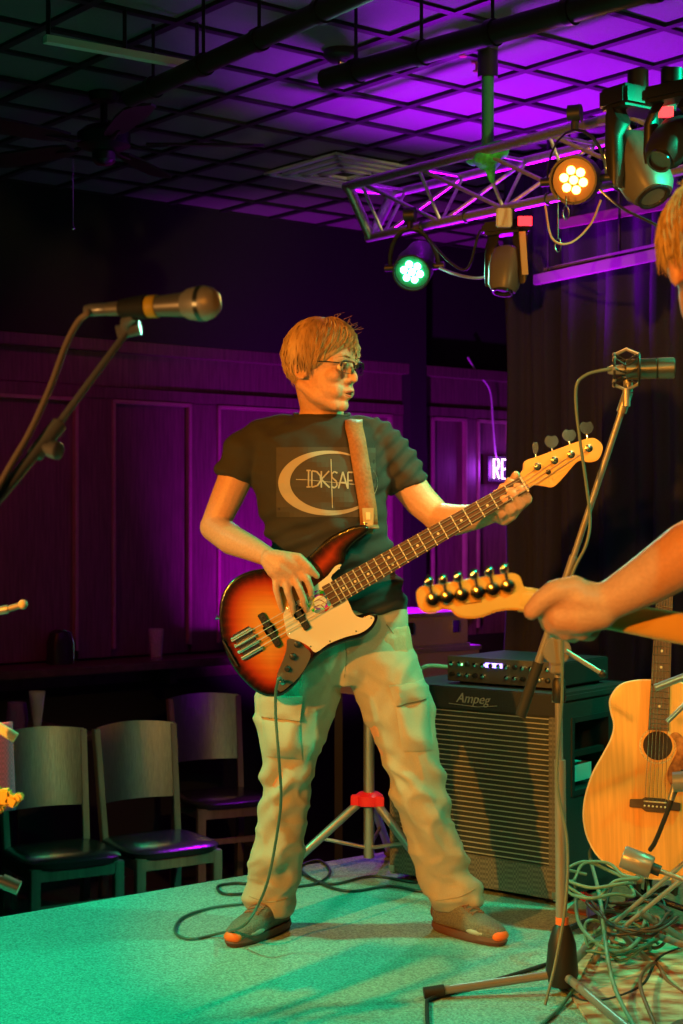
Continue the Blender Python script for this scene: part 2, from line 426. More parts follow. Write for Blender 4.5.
# ---------------------------------------------------------------- truss
TA = V(345, 187, 6.02); ta, tb_, tc_ = Vector(), e1*.22, e1*.11-UP*.18
L = 2.75
tr = thing('lighting_truss', 'silver triangular aluminium lighting truss hanging from the ceiling', 'truss', TA)
def TP(k, t): return TA+(ta, tb_, tc_)[k]+e2*t
for k in range(3): MB().cyl(TP(k, 0), TP(k, L), .0165, n=16).build('chord', M_alu, tr, smooth=True)
for a, b_ in ((0, 2), (2, 1), (0, 1)):
    MB().cyl(TP(a, .02), TP(b_, .02), .02, n=12).build('end_bar', M_alu, tr, smooth=True)
    MB().cyl(TP(a, L-.02), TP(b_, L-.02), .02, n=12).build('end_bar', M_alu, tr, smooth=True)
nb = 8; st = .32
for i in range(nb):
    t0 = .095+i*st; t1 = t0+st; tm = t0+st/2
    MB().tube([TP(0, t0), TP(2, t1)], .0075, 8).build('diagonal_brace', M_alu, tr, smooth=True)
    MB().tube([TP(1, t1), TP(2, t0)], .0075, 8).build('diagonal_brace', M_alu, tr, smooth=True)
    MB().tube([TP(1, t0), TP(2, t0)], .0065, 8).build('upright_brace', M_alu, tr, smooth=True)
    MB().tube([TP(0, t0), TP(1, t0)], .0065, 8).build('cross_brace', M_alu, tr, smooth=True)
    MB().tube([TP(0, t0), TP(2, t0)], .0065, 8).build('upright_brace', M_alu, tr, smooth=True)
# hanger pole and wrapped joint, green par glow put into their colours
hp = TP(0, .74)+e1*.03
q = thing('truss_hanger', 'green lit ceiling hanger pole with a wrapped joint gripping the truss', 'hanger', hp)
M_wrap = mat('cloth_green_glow', (.06, .8, .16), .8, bump=.8, scale=60, vary=.3)
MB().cyl(hp, Vector((hp.x, hp.y, ZC+.01)), .021, n=14).build('pole', mat('pole_green_glow', (.04, .30, .10), .5), q, smooth=True)
MB().cyl(Vector((hp.x, hp.y, ZC-.09)), Vector((hp.x, hp.y, ZC)), .035, n=14).build('ceiling_collar', M_black, q, smooth=True)
mb = MB(); mb.chain([hp+e2*-.07+UP*.0, hp+e2*.06], .033); mb.sph(hp-UP*.02, (.05, .05, .04)); mb.chain([hp, hp-UP*.09+e1*.02], [.03, .012])
link_mesh('wrapped_joint', remeshed(mb, .006, 3), M_wrap, q, smooth=True)
# ---------------------------------------------------------------- lights on the truss
def par(name, c, aim, label, col, estr, R_=.085, ring=.032, er=.0145, power=0, ang=50, glow=(.02, .02, .02)):
    q = thing(name, label, 'stage light', c); aim = Vector(aim).normalized()
    side = aim.cross(UP).normalized(); up = side.cross(aim)
    MB().lathe(c-aim*.17, aim, [(0, .03), (.02, .055), (.08, R_*.86), (.13, R_), (.20, R_), (.20, R_*.92), (.185, R_*.9), (.185, 0)], 28).build('can', M_black, q, smooth=True)
    f = c+aim*.018
    em = mat('led_'+name, col, .4, emit=col, estr=estr)
    rim = mat('lens_bezel_'+name, glow, .35)
    lp_ = MB().lathe(f-aim*.006, aim, [(0, R_*.88), (.004, R_*.88), (.0045, 0)], 24).build('lens_plate', rim, q)
    for k in range(7):
        p = f if k == 0 else f+(side*math.cos(k*PI/3+.3)+up*math.sin(k*PI/3+.3))*ring
        MB().lathe(p-aim*.004, aim, [(0, er), (.008, er), (.012, er*.7), (.013, 0)], 12).build('led', em, lp_, smooth=True)
    mb = MB(); hh = R_+.02
    pts = [c-aim*.03+side*hh*math.cos(a)*1.0+up*(abs(math.sin(a))*hh*1.6) for a in [PI*k/10 for k in range(11)]]
    mb.tube(pts, .008, 8, flat=.4); mb.build('yoke', M_black, q, smooth=True)
    mb = MB(); mb.cyl(pts[5], pts[5]+UP*.05, .012, n=8); mb.cyl(pts[5]+UP*.05-side*.02, pts[5]+UP*.05+side*.02, .028, n=12); mb.build('clamp', M_black, q, smooth=True)
    for sg in (-1, 1): MB().cyl(c-aim*.03+side*sg*(R_*.9), c-aim*.03+side*sg*(hh+.02), .014, n=10).build('tilt_knob', M_black, q, smooth=True)
    if power: spot('beam_'+name, c+aim*.04, c+aim*3, col, power, ang, .03, .8)
    return q
par('led_par_light', V(413, 270, 5.75), (-.25, -.9, -.55), 'round green LED par light glowing under the left end of the truss', (.25, 1, .62), 14, R_=.07, ring=.030, er=.0125, power=60, ang=110, glow=(.02, .3, .15))
par('par_can_light', V(575, 180, 4.95), (-.35, -.88, -.2), 'amber LED par can with seven lit lenses clamped to the truss', (1, .42, .06), 16, R_=.075, ring=.031, er=.0135, power=50, ang=90, glow=(.16, .05, .01))
# big moving heads
def moving_head(c, aim, label, name, sc_=1., disp=True, dsp=None, m2=None):
    q = thing(name, label, 'stage light', c); aim = Vector(aim).normalized(); side = aim.cross(UP).normalized(); up = side.cross(aim)
    Mx = Matrix((side, aim, up)).transposed()
    mb = MB()
    rings = []
    for t, a, b in ((-.11, .05, .05), (-.09, .075, .07), (0, .085, .08), (.1, .075, .07), (.13, .06, .055)):
        rings.append((c+aim*t*sc_, side*a*sc_, up*b*sc_))
    mb.loft(rings, 24, 3.2); mb.build('head', m2 or M_black, q, smooth=True)
    MB().lathe(c+aim*.125*sc_, aim, [(0, .055*sc_), (.012, .055*sc_), (.012, .045*sc_), (.004, .043*sc_), (.004, 0)], 20).build('lens', M_glassy, q, smooth=True)
    for sg in (-1, 1):
        mb = MB(); a0 = c+side*sg*.105*sc_
        mb.loft([(a0-UP*.05*sc_, side*.022*sc_, aim*.045*sc_), (a0, side*.026*sc_, aim*.055*sc_), (a0+UP*.12*sc_, side*.024*sc_, aim*.05*sc_), (a0+UP*.17*sc_-side*sg*.02, side*.03*sc_, aim*.06*sc_)], 18, 3)
        mb.build('yoke_arm', M_black, q, smooth=True)
    mb = MB(); mb.box(c+UP*.21*sc_, (.24*sc_, .13*sc_, .07*sc_), Mx if abs(aim.z) < .1 else Matrix((side, UP.cross(side)*-1, UP)).transposed()); mb.build('base', M_black, q, bevel=.01)
    if dsp: MB().box(dsp, (.045, .006, .03)).build('display', M_redled, q, label='red lit number display')
    MB().cyl(c+UP*.25*sc_, c+UP*.31*sc_, .03, n=12).build('clamp', M_black, q, smooth=True)
    return q
M_redled = mat('red_led', (1, .02, .03), .4, emit=(1, .02, .03), estr=4)
M_glassy = mat('dark_lens', (.02, .02, .03), .05)
M_grayh = mat('grey_housing', (.10, .095, .09), .42)
moving_head(V(638, 166, 4.5), (.30, -.45, -.85), 'large moving head light at the right end of the truss', 'moving_head_light', .86, dsp=V(665, 112, 4.36), m2=M_grayh)
moving_head(V(672, 142, 4.25), (-.5, -.5, -.7), 'second moving head light hung in front, touching the right frame edge', 'moving_head_light', .62)
moving_head(V(506, 268, 5.25), (-.15, -.2, -.95), 'small black moving head hanging under the middle of the truss', 'moving_head_light', .62, dsp=V(525, 221, 5.15), m2=M_grayh)
q = top(MB().box(V(504, 218, 5.12), (.05, .03, .06)).build('power_box', mat('white_box', (.5, .48, .42), .5), bevel=.004), 'small pale power box on the truss above the small moving head', 'power box')
q = top(MB().bar(V(522, 232, 5.2), V(525, 275, 5.2), .02, .02).build('hanging_strap', mat('tan_strap', (.4, .28, .15), .7)), 'narrow tan strap hanging beside the small moving head', 'strap')
cable('truss_cable', [V(428, 238, 5.6), V(450, 262, 5.5), V(468, 268, 5.45), V(480, 232, 5.35), V(492, 236, 5.3), V(500, 250, 5.3)], .005, M_rubber, 'black cable looping between green par and small moving head')
cable('truss_cable', [V(440, 268, 5.6), V(455, 274, 5.5), V(475, 278, 5.4), V(492, 276, 5.3)], .006, mat('grey_cable', (.2, .25, .3), .5), 'grey cable running right from the green par light')
cable('truss_cable', [V(545, 205, 4.95), V(552, 238, 4.9), V(570, 243, 4.9), V(590, 225, 4.9), V(601, 200, 4.85)], .0035, mat('tan_cable', (.45, .3, .18), .6), 'thin tan cable drooping under the amber par can')
cable('truss_cable', [V(600, 190, 4.7), V(622, 208, 4.5), V(650, 222, 4.4), V(668, 232, 4.3)], .004, M_rubber, 'black cable hanging below the large moving head')
for (u, v0, v1, lb) in ((558, 195, 252, 'longer steel safety wire with carabiner under the amber par'), (566, 196, 220, 'shorter steel safety wire with carabiner under the amber par')):
    q = thing('safety_wire', lb, 'safety cable', V(u, v1, 4.9))
    MB().cyl(V(u, v0, 4.9), V(u, v1-14, 4.9), .0022, n=6).build('wire', M_chrome, q)
    c = V(u, v1-7, 4.9); pts = [c+Vector((math.cos(a)*.009, 0, math.sin(a)*.021)) for a in [2*PI*k/16 for k in range(17)]]
    MB().tube(pts, .0022, 6, cap=False).build('carabiner', M_chrome, q, smooth=True)
for t_ in (.32, .55, .95, 1.25):
    q = MB(); q.ringp(TP(2, t_), .019, .004, Matrix((e1, UP, e2)).transposed(), 14, 6); q.build('cable_tie', M_black, tr, smooth=True)
# ---------------------------------------------------------------- ceiling fan
fc = V(104, 150, 6.0); q = thing('ceiling_fan', 'dark ceiling fan with flat blades and a pull chain, upper left', 'fan', fc)
M_blade = mat('fan_blade', (.02, .015, .013), .35, bump=.05, scale=20)
MB().cyl(Vector((fc.x, fc.y, fc.z+.05)), Vector((fc.x, fc.y, ZC)), .014, n=10).build('downrod', M_blackm, q, smooth=True)
MB().lathe(Vector((fc.x, fc.y, ZC)), (0, 0, -1), [(0, .06), (.03, .05), (.04, .015)], 20).build('canopy', M_blackm, q, smooth=True)
MB().lathe(fc+UP*.10, (0, 0, -1), [(0, .02), (.015, .07), (.04, .1), (.085, .1), (.10, .07), (.11, .03)], 28).build('motor_housing', M_blackm, q, smooth=True)
MB().lathe(fc-UP*.01, (0, 0, -1), [(0, .045), (.03, .045), (.045, .03), (.05, 0)], 20).build('switch_housing', mat('fan_metal', (.2, .2, .18), .25, metal=1), q, smooth=True)
for k in range(5):
    a = math.radians(3+72*k); dx = Vector((math.cos(a), math.sin(a), 0)); dy = Vector((-math.sin(a), math.cos(a), .18)).normalized()
    out = []
    for t, wd in ((.16, .035), (.22, .05), (.45, .062), (.56, .058), (.60, .03)): out.append(dx*t+dy*wd)
    for t, wd in ((.60, .03), (.56, .058), (.45, .062), (.22, .05), (.16, .035)): out.append(dx*t-dy*wd)
    bl = MB().prism([fc+UP*.02+p for p in out], (0, 0, .008)).build('blade', M_blade, q)
    MB().tube([fc+UP*.03+dx*.08, fc+UP*.012+dx*.13, fc+UP*.018+dx*.24], [.012, .012, .006], 8, flat=.4).build('blade_arm', M_blackm, q, smooth=True)
cx = V(73, 160, 5.95)
MB().cyl(cx, cx-UP*.25, .0025, n=6).build('pull_chain', M_chrome, q)
MB().sph(cx-UP*.255, .008).build('chain_pull', M_chrome, q, smooth=True)
# ---------------------------------------------------------------- chairs beyond the stage edge
M_cwood = mat('chair_wood', (.16, .13, .105), .4, bump=.1, scale=25, vary=.25, stretch=(1, 1, .1))
M_vinyl = mat('chair_vinyl', (.02, .025, .022), .22, bump=.1, scale=90)
def bent_panel(mb, w_, zb, zt, y, bow, th, lean):
    n = 10; vs = []
    for iz in range(5):
        z = zb+(zt-zb)*iz/4
        for i in range(n+1):
            x = -w_/2+w_*i/n; yy = y+bow*(1-(2*x/w_)**2)+(z-zb)*lean; vs.append((x, yy, z+.012*(1-(2*x/w_)**2)*(iz/4)))
    m = len(vs); vs += [(x, yy+th, z) for x, yy, z in vs]; fs = []
    for iz in range(4):
        for i in range(n):
            a = iz*(n+1)+i; fs += [(a, a+1, a+n+2, a+n+1), (m+a, m+a+n+1, m+a+n+2, m+a+1)]
    for iz in range(4):
        a = iz*(n+1); fs.append((a, a+n+1, m+a+n+1, m+a)); a += n; fs.append((a, m+a, m+a+n+1, a+n+1))
    for i in range(n):
        fs.append((i, m+i, m+i+1, i+1)); a = 4*(n+1)+i; fs.append((a, a+1, m+a+1, m+a))
    mb.add(vs, fs)
def chair(label):
    t = thing('side_chair', label, 'chair', (0, 0, 0), None)
    # front faces -y
    mb = MB(); mb.loft([((0, 0, .425), (.195, 0, 0), (0, .19, 0)), ((0, 0, .45), (.205, 0, 0), (0, .2, 0)), ((0, 0, .462), (.19, 0, 0), (0, .185, 0)), ((0, .0, .468), (.12, 0, 0), (0, .11, 0))], 36, 5)
    mb.build('seat', M_vinyl, t, smooth=True)
    for x in (-.175, .175):
        MB().bar((x, -.165, 0), (x, -.165, .43), .04, .035).build('leg', M_cwood, t, bevel=.003)
        mb = MB(); mb.bar((x*.98, .20, 0), (x*.98, .17, .44), .032, .042); mb.bar((x*.98, .17, .43), (x*1.04, .235, .91), .028, .030); mb.build('leg', M_cwood, t, bevel=.003)
        MB().bar((x, -.15, .2), (x, .18, .2), .02, .025).build('stretcher', M_cwood, t)
        MB().bar((x, -.15, .405), (x, .17, .405), .022, .05).build('seat_rail', M_cwood, t)
    MB().bar((-.16, -.168, .405), (.16, -.168, .405), .022, .05).build('seat_rail', M_cwood, t)
    MB().bar((-.16, -.165, .27), (.16, -.165, .27), .02, .025).build('stretcher', M_cwood, t)
    mb = MB(); bent_panel(mb, .36, .60, .915, .18, .05, .008, .13); mb.build('backrest', M_steel, t, smooth=True, label='brushed metal back panel')
    return t
ch = chair('metal backed black vinyl chair beyond the stage edge, leftmost of the row')
def copy_tree(o, parent=None):
    c = o.copy(); COL.objects.link(c)
    if parent: c.parent = parent
    for k in list(o.children): copy_tree(k, c)
    return c
spots_ = [(62, 6.45, 0, None), (160, 6.65, 3, 'metal backed black vinyl chair in the middle, just left of the bassist'), (222, 7.75, -4, 'third metal backed chair standing behind, close to the drink ledge')]
CHG = 'chairs below the stage edge'
for i, (u, d, tw, lb) in enumerate(spots_):
    c = ch if i == 0 else copy_tree(ch)
    c.location = ((u-341.5)*d/F, d, ZF); c.location = Vector(c.location)-e2*.0
    c.rotation_euler = (0, 0, PHI-math.radians(8)+math.radians(tw)); c['group'] = CHG
    if lb: c['label'] = lb
# table behind the chairs with glasses
tb = V(10, 750, 7.25); tb.z = ZF
t = thing('bar_table', 'small black square table behind the leftmost chair', 'table', tb)
mb = MB(); mb.box(tb+UP*.815, (.6, .6, .03), RM); mb.build('tabletop', M_ledge, t, bevel=.004)
MB().cyl(tb+UP*.02, tb+UP*.80, .035, n=14).build('column', M_blackm, t, smooth=True)
MB().lathe(tb, UP, [(0, .25), (.015, .25), (.03, .05)], 28).build('base', M_blackm, t, smooth=True)
def glass(c, prof, label, m=M_glass, name='drinking_glass'):
    n = len(prof); full = [(z, r) for z, r in prof]+[(z if z > .012 else .012, max(r-.003, 0)) for z, r in reversed(prof)]
    full = [(0, 0)]+full+[(.012, 0)]
    o = MB().lathe(c, UP, full, 24).build(name, m, smooth=True); return top(o, label, 'glass')
tz = ZF+.83
g1 = V(37, 740, 7.1); g1.z = tz; glass(g1, [(0, .03), (.01, .03), (.02, .014), (.04, .018), (.20, .038)], 'tall empty pilsner glass on the table behind the leftmost chair')
g2 = V(17, 745, 7.2); g2.z = tz; glass(g2, [(0, .035), (.01, .04), (.06, .052), (.14, .042)], 'short rounded glass beside the pilsner glass, tinted purple', mat('purple_glass', (.55, .35, .8), .08, trans=.8))
lg = R(.77, .16, .45); glass(lg, [(0, .028), (.15, .04)], 'empty pint glass standing on the drink ledge')
# rounded holder on ledge left
c = R(.25, .12, .45); q = thing('napkin_dispenser', 'dark rounded napkin dispenser with a curved highlight built along its edge on the drink ledge', 'dispenser', c)
mb = MB(); mb.loft([(c, e1*.055, e2*.05), (c+UP*.10, e1*.055, e2*.05), (c+UP*.15, e1*.04, e2*.045), (c+UP*.165, e1*.015, e2*.03)], 20, 3.5); mb.build('housing', M_blackm, q, smooth=True)
mb = MB(); mb.tube([c+e1*.058+e2*.035+UP*.0, c+e1*.058+e2*.035+UP*.1, c+e1*.042+e2*.035+UP*.15, c+e1*.0+e2*.035+UP*.168], .005, 6); mb.build('edge_trim', M_chrome, q, smooth=True)  # chrome tube stands in for the specular edge highlight
# bits of a low shelf with gear behind the man: stacked cases
M_case = mat('case_laminate', (.20, .17, .21), .35, bump=.1, scale=50)
def case(c, size, label, name='equipment_case', cat='case'):
    q = thing(name, label, cat, c)
    MB().box(c+UP*size[2]/2, size, RM).build('body', M_case, q, bevel=.006)
    for z in (.006, size[2]-.006):
        mb = MB(); mb.box(c-Vector((e1*0)[:])+UP*z, (size[0]+.012, size[1]+.012, .018), RM); mb.build('edge_trim', M_alu, q, bevel=.002)
    for s_ in (-.3, .3):
        mb = MB(); mb.box(c+e1*s_*size[0]+e2*(size[1]/2+.008)+UP*size[2]*.6, (.04, .012, .05), RM); mb.build('latch', M_chrome, q, bevel=.002)
    return q
cb = V(440, 655, 7.2); cb = Vector((cb.x+.02, cb.y, 0))
t = thing('gear_table', 'low dark table carrying the stacked equipment cases behind the stage', 'table', Vector((cb.x, cb.y, ZF)))
mb = MB(); mb.box(cb+UP*.40, (1.0, .5, .03), RM); mb.build('tabletop', mat('table_laminate', (.25, .22, .28), .4), t)
for a in (-.45, .45):
    for b_ in (-.2, .2): MB().bar(cb+e1*a+e2*b_+UP*ZF, cb+e1*a+e2*b_+UP*.39, .035, .035).build('leg', M_blackm, t)
case(cb+UP*.416-e1*.22, (.5, .4, .17), 'lower wide purple lit equipment case on the table behind the bassist')
case(cb+UP*.588-e1*.25, (.44, .38, .15), 'upper purple lit equipment case stacked behind the bassist')
# neon sign
ns = R(3.28, .06, 0); c = V(491, 469, 9.0)
k = (c.x*0, 0)
s_ = ((.0934*7.6+1.622)/(.777-.629*.0934))
base = R(s_-.015, .06, 0); ds = base.y; zc_ = HC+(HOR-469)*ds/F
M_neon = mat('neon_white', (1, .8, 1), .3, emit=(1, .6, 1), estr=6)
q = thing('neon_sign', 'small glowing white and purple neon sign reading RE on the panelled wall', 'sign', Vector((base.x, base.y, zc_)))
M_neonp = mat('neon_purple', (.5, .1, 1), .3, emit=(.45, .02, 1), estr=2.2)
def nl(strokes, x0, w_, h_):
    for st_ in strokes:
        MB().tube([base+e1*(x0+p[0]*w_)+UP*(zc_+(p[1]-.5)*h_)+e2*.015 for p in st_], .0042, 8).build('tube', M_neon, q, smooth=True)
h_ = .115
nl([[(0, 0), (0, 1), (.7, 1), (.9, .8), (.7, .52), (0, .5)], [(.35, .5), (.9, 0)]], -.05, .048, h_)
nl([[(.9, 1), (0, 1), (0, 0), (.9, 0)], [(0, .5), (.75, .5)]], .018, .055, h_)
mb = MB(); mb.box(base+UP*zc_, (.17, .01, .15), RM); mb.build('backing', mat('acrylic_back', (.05, .04, .06), .2), q)
l = bpy.data.lights.new('neon_glow', 'POINT'); l.color = (.5, .05, 1); l.energy = 4; l.shadow_soft_size = .06
lo = bpy.data.objects.new('neon_glow', l); COL.objects.link(lo); lo.location = base+e2*.12+UP*zc_
def onwall(u, v, n=.075):
    k = (u-341.5)/F; s = (k*7.6+1.622)/(.777-.629*k); p = R(s, n, 0); p.z = HC+(HOR-v)*p.y/F; return p
cable('neon_cable', [onwall(457, 357), onwall(466, 372), onwall(479, 390), onwall(482, 420), onwall(484, 447), onwall(486, 460)], .006, mat('purple_lit_cable', (.5, .4, .6), .4), 'thin pale cable running down the wall to the neon sign')
# ---------------------------------------------------------------- tripod stand behind the bassist
tc = V(369, 800, 5.12); base = Vector((tc.x, tc.y, 0))
q = thing('tripod_stand', 'silver tripod stand with red collar behind the bassist legs', 'stand', base)
M_grnst = mat('stand_metal', (.42, .43, .41), .35, metal=.8)
MB().cyl(base+UP*.06, base+UP*.78, .0175, n=16).build('pole', M_grnst, q, smooth=True)
MB().cyl(base+UP*.78, base+UP*1.0, .013, n=16).build('inner_pole', M_grnst, q, smooth=True)
M_redp = mat('red_plastic', (.7, .02, .03), .4)
MB().lathe(base+UP*.225, UP, [(0, .035), (.005, .045), (.035, .045), (.045, .03)], 20).build('collar', M_redp, q, smooth=True)
for a in (195, 315, 75):
    a = math.radians(a); dx = Vector((math.cos(a), math.sin(a), 0))
    mb = MB(); mb.tube([base+dx*.035+UP*.235, base+dx*.30+UP*.015], .014, 12); mb.build('leg', M_grnst, q, smooth=True)
    MB().tube([base+dx*.28+UP*.025, base+dx*.32+UP*.008], .02, 12).build('rubber_foot', M_rubber, q, smooth=True)
    MB().tube([base+UP*.09, base+dx*.16+UP*.13], .006, 8).build('brace', M_grnst, q, smooth=True)
    MB().box(base+dx*.045+UP*.245, (.03, .03, .035)).build('hinge', M_redp, q, bevel=.004)
# ---------------------------------------------------------------- bass cabinet
K = Vector((.642, 4.70, 0)); A1 = math.atan2(.30, -.38); ax = Vector((-.785, .62, 0)).normalized(); ay = Vector((-ax.y, ax.x, 0))*-1
if ay.y < 0: ay = -ay
W_, D_, H_ = .62, .47, .605; z0 = .022
AM = Matrix((-ax, ay, UP)).transposed()    # local x to the right along the front, y to the back
cabc = K+ax*W_/2+ay*D_/2
q = thing('bass_cabinet', 'large black bass speaker cabinet with lined silver grille on the stage', 'speaker cabinet', cabc)
def CP(x, y, z): return K-ax*x*-1*-1+ay*y+UP*z if False else K+ax*(-x)+ay*y+UP*z   # x: 0 at near corner, negative to the left
M_tolex = mat('black_tolex', (.022, .022, .022), .5, bump=.9, scale=150, tex='checker')
def cbox(mb, x0, x1, y0, y1, z0_, z1_):
    return mb.box(K+ax*(-(x0+x1)/2)+ay*((y0+y1)/2)+UP*((z0_+z1_)/2), (abs(x1-x0), abs(y1-y0), abs(z1_-z0_)), AM)
mb = MB(); cbox(mb, -W_, 0, .03, D_, z0, z0+.03); mb.build('bottom_panel', M_tolex, q, bevel=.006)
mb = MB(); cbox(mb, -W_, 0, .0, D_, z0+H_-.03, z0+H_); mb.build('top_panel', M_tolex, q, bevel=.008)
mb = MB(); cbox(mb, -W_, -W_+.03, .0, D_, z0, z0+H_-.03); mb.build('side_panel', M_tolex, q, bevel=.006)
# right side with recessed handle cutout
hy0, hy1, hz0, hz1 = .075, .288, .33, .54
for (a, b_, c_, d_) in ((.0, hy0, z0, z0+H_-.03), (hy1, D_, z0, z0+H_-.03), (hy0, hy1, z0, hz0), (hy0, hy1, hz1, z0+H_-.03)):
    mb = MB(); cbox(mb, -.03, 0, a, b_, c_, d_); mb.build('side_panel', M_tolex, q)
mb = MB(); cbox(mb, -.12, -.10, hy0-.01, hy1+.01, hz0-.01, hz1+.01); mb.build('handle_cup', M_black, q)
mb = MB()
for a, b_, c_, d_ in ((hy0-.012, hy0+.004, hz0-.012, hz1+.012), (hy1-.004, hy1+.012, hz0-.012, hz1+.012), (hy0, hy1, hz0-.012, hz0+.004), (hy0, hy1, hz1-.004, hz1+.012)): cbox(mb, -.10, .004, a, b_, c_, d_)
mb.build('handle_frame', M_black, q)
mb = MB(); cbox(mb, -.03, -.012, hy0, hy1, .43, .447); mb.build('handle_bar', M_blackm, q)
mb = MB(); cbox(mb, -.095, -.03, hy0+.02, hy1-.05, .35, .40); mb.build('jack_plate', mat('grey_plate', (.35, .36, .36), .4), q)
mb = MB(); cbox(mb, -W_, 0, D_-.02, D_, z0, z0+H_); mb.build('back_panel', M_tolex, q)
mb = MB(); cbox(mb, -W_+.03, -.03, .02, .04, z0+.02, z0+H_-.02); mb.build('baffle', M_black, q)
M_grill = mat('grille_cloth', (.026, .034, .030), .7, bump=.4, scale=400, vary=.3)
zb, zt = z0+.095, z0+H_-.068
mb = MB(); cbox(mb, -W_+.035, -.035, .004, .02, zb, zt); mb.build('grille_cloth', M_grill, q)
M_line = mat('silver_piping', (.42, .42, .36), .4, metal=.3)
mb = MB(); n = 29
for k in range(n):
    z = zb+(zt-zb)*(k+.5)/n; cbox(mb, -W_+.037, -.037, -.0005, .006, z-.0013, z+.0013)
mb.build('grille_piping', M_line, q, kind='stuff')
M_weave = mat('woven_trim', (.09, .085, .07), .5, bump=1, scale=130, tex='checker', col2=(.16, .15, .12))
for (a, b_, c_, d_) in ((-W_, 0, z0, zb), (-.037, 0, zb, zt), (-W_, -W_+.037, zb, zt)):
    mb = MB(); cbox(mb, a, b_, -.006, .012, c_, d_); mb.build('front_trim', M_weave, q, bevel=.003)
mb = MB(); cbox(mb, -W_, 0, -.006, .012, zt, z0+H_); mb.build('logo_panel', M_tolex, q, bevel=.003)
for x in (-W_+.012, -.012):
    for z in (z0+.014, z0+H_-.014):
        mb = MB(); cbox(mb, x-.018, x+.018, -.010, .03, z-.018, z+.018); mb.build('corner_guard', M_steel, q, bevel=.008)
for x in (-W_+.06, -.06):
    for y in (.06, D_-.06): mb = MB(); mb.cyl(CP(x, y, 0), CP(x, y, z0), .02, n=10); mb.build('foot', M_rubber, q)
Tm = Matrix.Translation(CP(-W_*.49, -.0075, zt+.022)) @ AM.to_4x4() @ Matrix.Rotation(PI/2, 4, 'X')
me = text_mesh('Ampeg', .042, Tm, .0012, .35); link_mesh('logo', me, mat('silver_paint', (.22, .24, .23), .4), q, label='italic silver script badge')
mb = MB(); mb.tube([CP(-W_*.49-.085, -.009, zt+.016), CP(-W_*.49+.02, -.009, zt+.012), CP(-W_*.49+.09, -.009, zt+.02)], .0012, 6); mb.build('logo_underline', MATS['silver_paint'], q)
# amp head on the cabinet
zt_ = z0+H_+.001
hc = CP(-.33, .25, zt_)
q = thing('amplifier_head', 'slim black rack amplifier with small knobs and blue light on the cabinet', 'amplifier', hc)
mb = MB(); cbox(mb, -.45, -.06, .09, .40, zt_+.008, zt_+.082); mb.build('chassis', M_black, q, bevel=.004)
mb = MB(); cbox(mb, -.455, -.055, .078, .09, zt_+.006, zt_+.084); mb.build('front_panel', mat('amp_front', (.12, .12, .11), .35, metal=.5), q, bevel=.002)
rnd = random.Random(3)
for row in (0, 1):
    for k in range(13):
        x = -.435+.029*k
        if row == 0 and 4 < k < 7: continue
        c = CP(x, .078, zt_+.028+.034*row)
        MB().lathe(c, -ay, [(0, .0085), (.009, .007), (.011, 0)], 10).build('knob', M_chrome if (k+row) % 3 else M_black, q, smooth=True)
mb = MB(); cbox(mb, -.31, -.25, .074, .079, zt_+.056, zt_+.07); mb.build('display', mat('blue_led', (.3, .2, 1), .3, emit=(.3, .2, 1), estr=6), q, label='glowing blue violet indicator')
c = CP(-.40, .076, zt_+.06); MB().sph(c, .004).build('power_light', mat('green_led', (.2, 1, .3), .3, emit=(.2, 1, .3), estr=4), q)
for x in (-.42, -.09):
    for y in (.12, .37): MB().cyl(CP(x, y, zt_), CP(x, y, zt_+.01), .012, n=10).build('foot', M_rubber, q)
# second small box right of head + bag
MG = mat('green_tipped_cable', (.15, .32, .22), .45)
cable('speaker_lead', [CP(-.45, .07, zt_+.05), CP(-.48, -.0, zt_+.055), CP(-.515, -.02, zt_+.02), CP(-.52, -.018, zt_-.04)], .007, MG, 'green lit cable curling from the amplifier head over the cabinet edge')
# ---------------------------------------------------------------- acoustic guitar on a stand
GD = 4.40; tilt = Vector((.0, .0, 0))
ca, sa = math.cos(math.radians(4.5)), math.sin(math.radians(4.5))
gO = V(655, 804, GD)     # body reference near the bridge
gx = Vector((ca*.97, -.22, -sa)).normalized(); gy = Vector((sa, .16, ca)).normalized(); gn = gx.cross(gy).normalized()
gx = gy.cross(gn).normalized()
SCG = GD/F
def GP(x, y, n=0): return gO+gx*x*SCG+gy*y*SCG+gn*n       # x right, y up in photo pixels, n towards the viewer is +
if gn.y > 0: sgn = -1
else: sgn = 1
def GQ(x, y, n=0): return gO+gx*x*SCG+gy*y*SCG+gn*sgn*n
half = [(0, -73), (28, -70), (52, -57), (66, -35), (70, -8), (64, 22), (54, 44), (46, 62), (44, 76), (48, 90), (49, 102), (40, 116), (22, 122), (0, 123)]
out = spline2([(x, y) for x, y in half]+[(-x, y) for x, y in reversed(half[1:-1])], 4)
q = thing('acoustic_guitar', 'honey coloured acoustic guitar with tortoiseshell pickguard leaning on its stand', 'guitar', GQ(0, -73, -.05))
M_spruce = mat('spruce_top', (.66, .30, .07), .32, bump=.03, scale=9, vary=.12, stretch=(14, 1, .6), coat=.4)
M_maho = mat('mahogany', (.22, .08, .03), .35, vary=.2, scale=10, coat=.3)
M_ebony = mat('ebony', (.05, .025, .018), .4)
M_fret = mat('rosewood_board', (.10, .045, .028), .45, vary=.2, scale=40)
M_bind = mat('cream_binding', (.75, .62, .42), .4)
mb = MB(); mb.prism([GQ(x*.985, y*.985, -.004) for x, y in out], gn*sgn*-.095); mb.build('body', M_maho, q, bevel=.003)
mb = MB(); mb.prism([GQ(x, y, .0) for x, y in out], gn*sgn*-.005); mb.build('soundboard', M_spruce, q, bevel=.0015)
mb = MB(); mb.tube([GQ(x, y, -.004) for x, y in out+[out[0]]], .0035, 6, cap=False); mb.build('binding', M_bind, q, smooth=True)
sh = (0, 58)
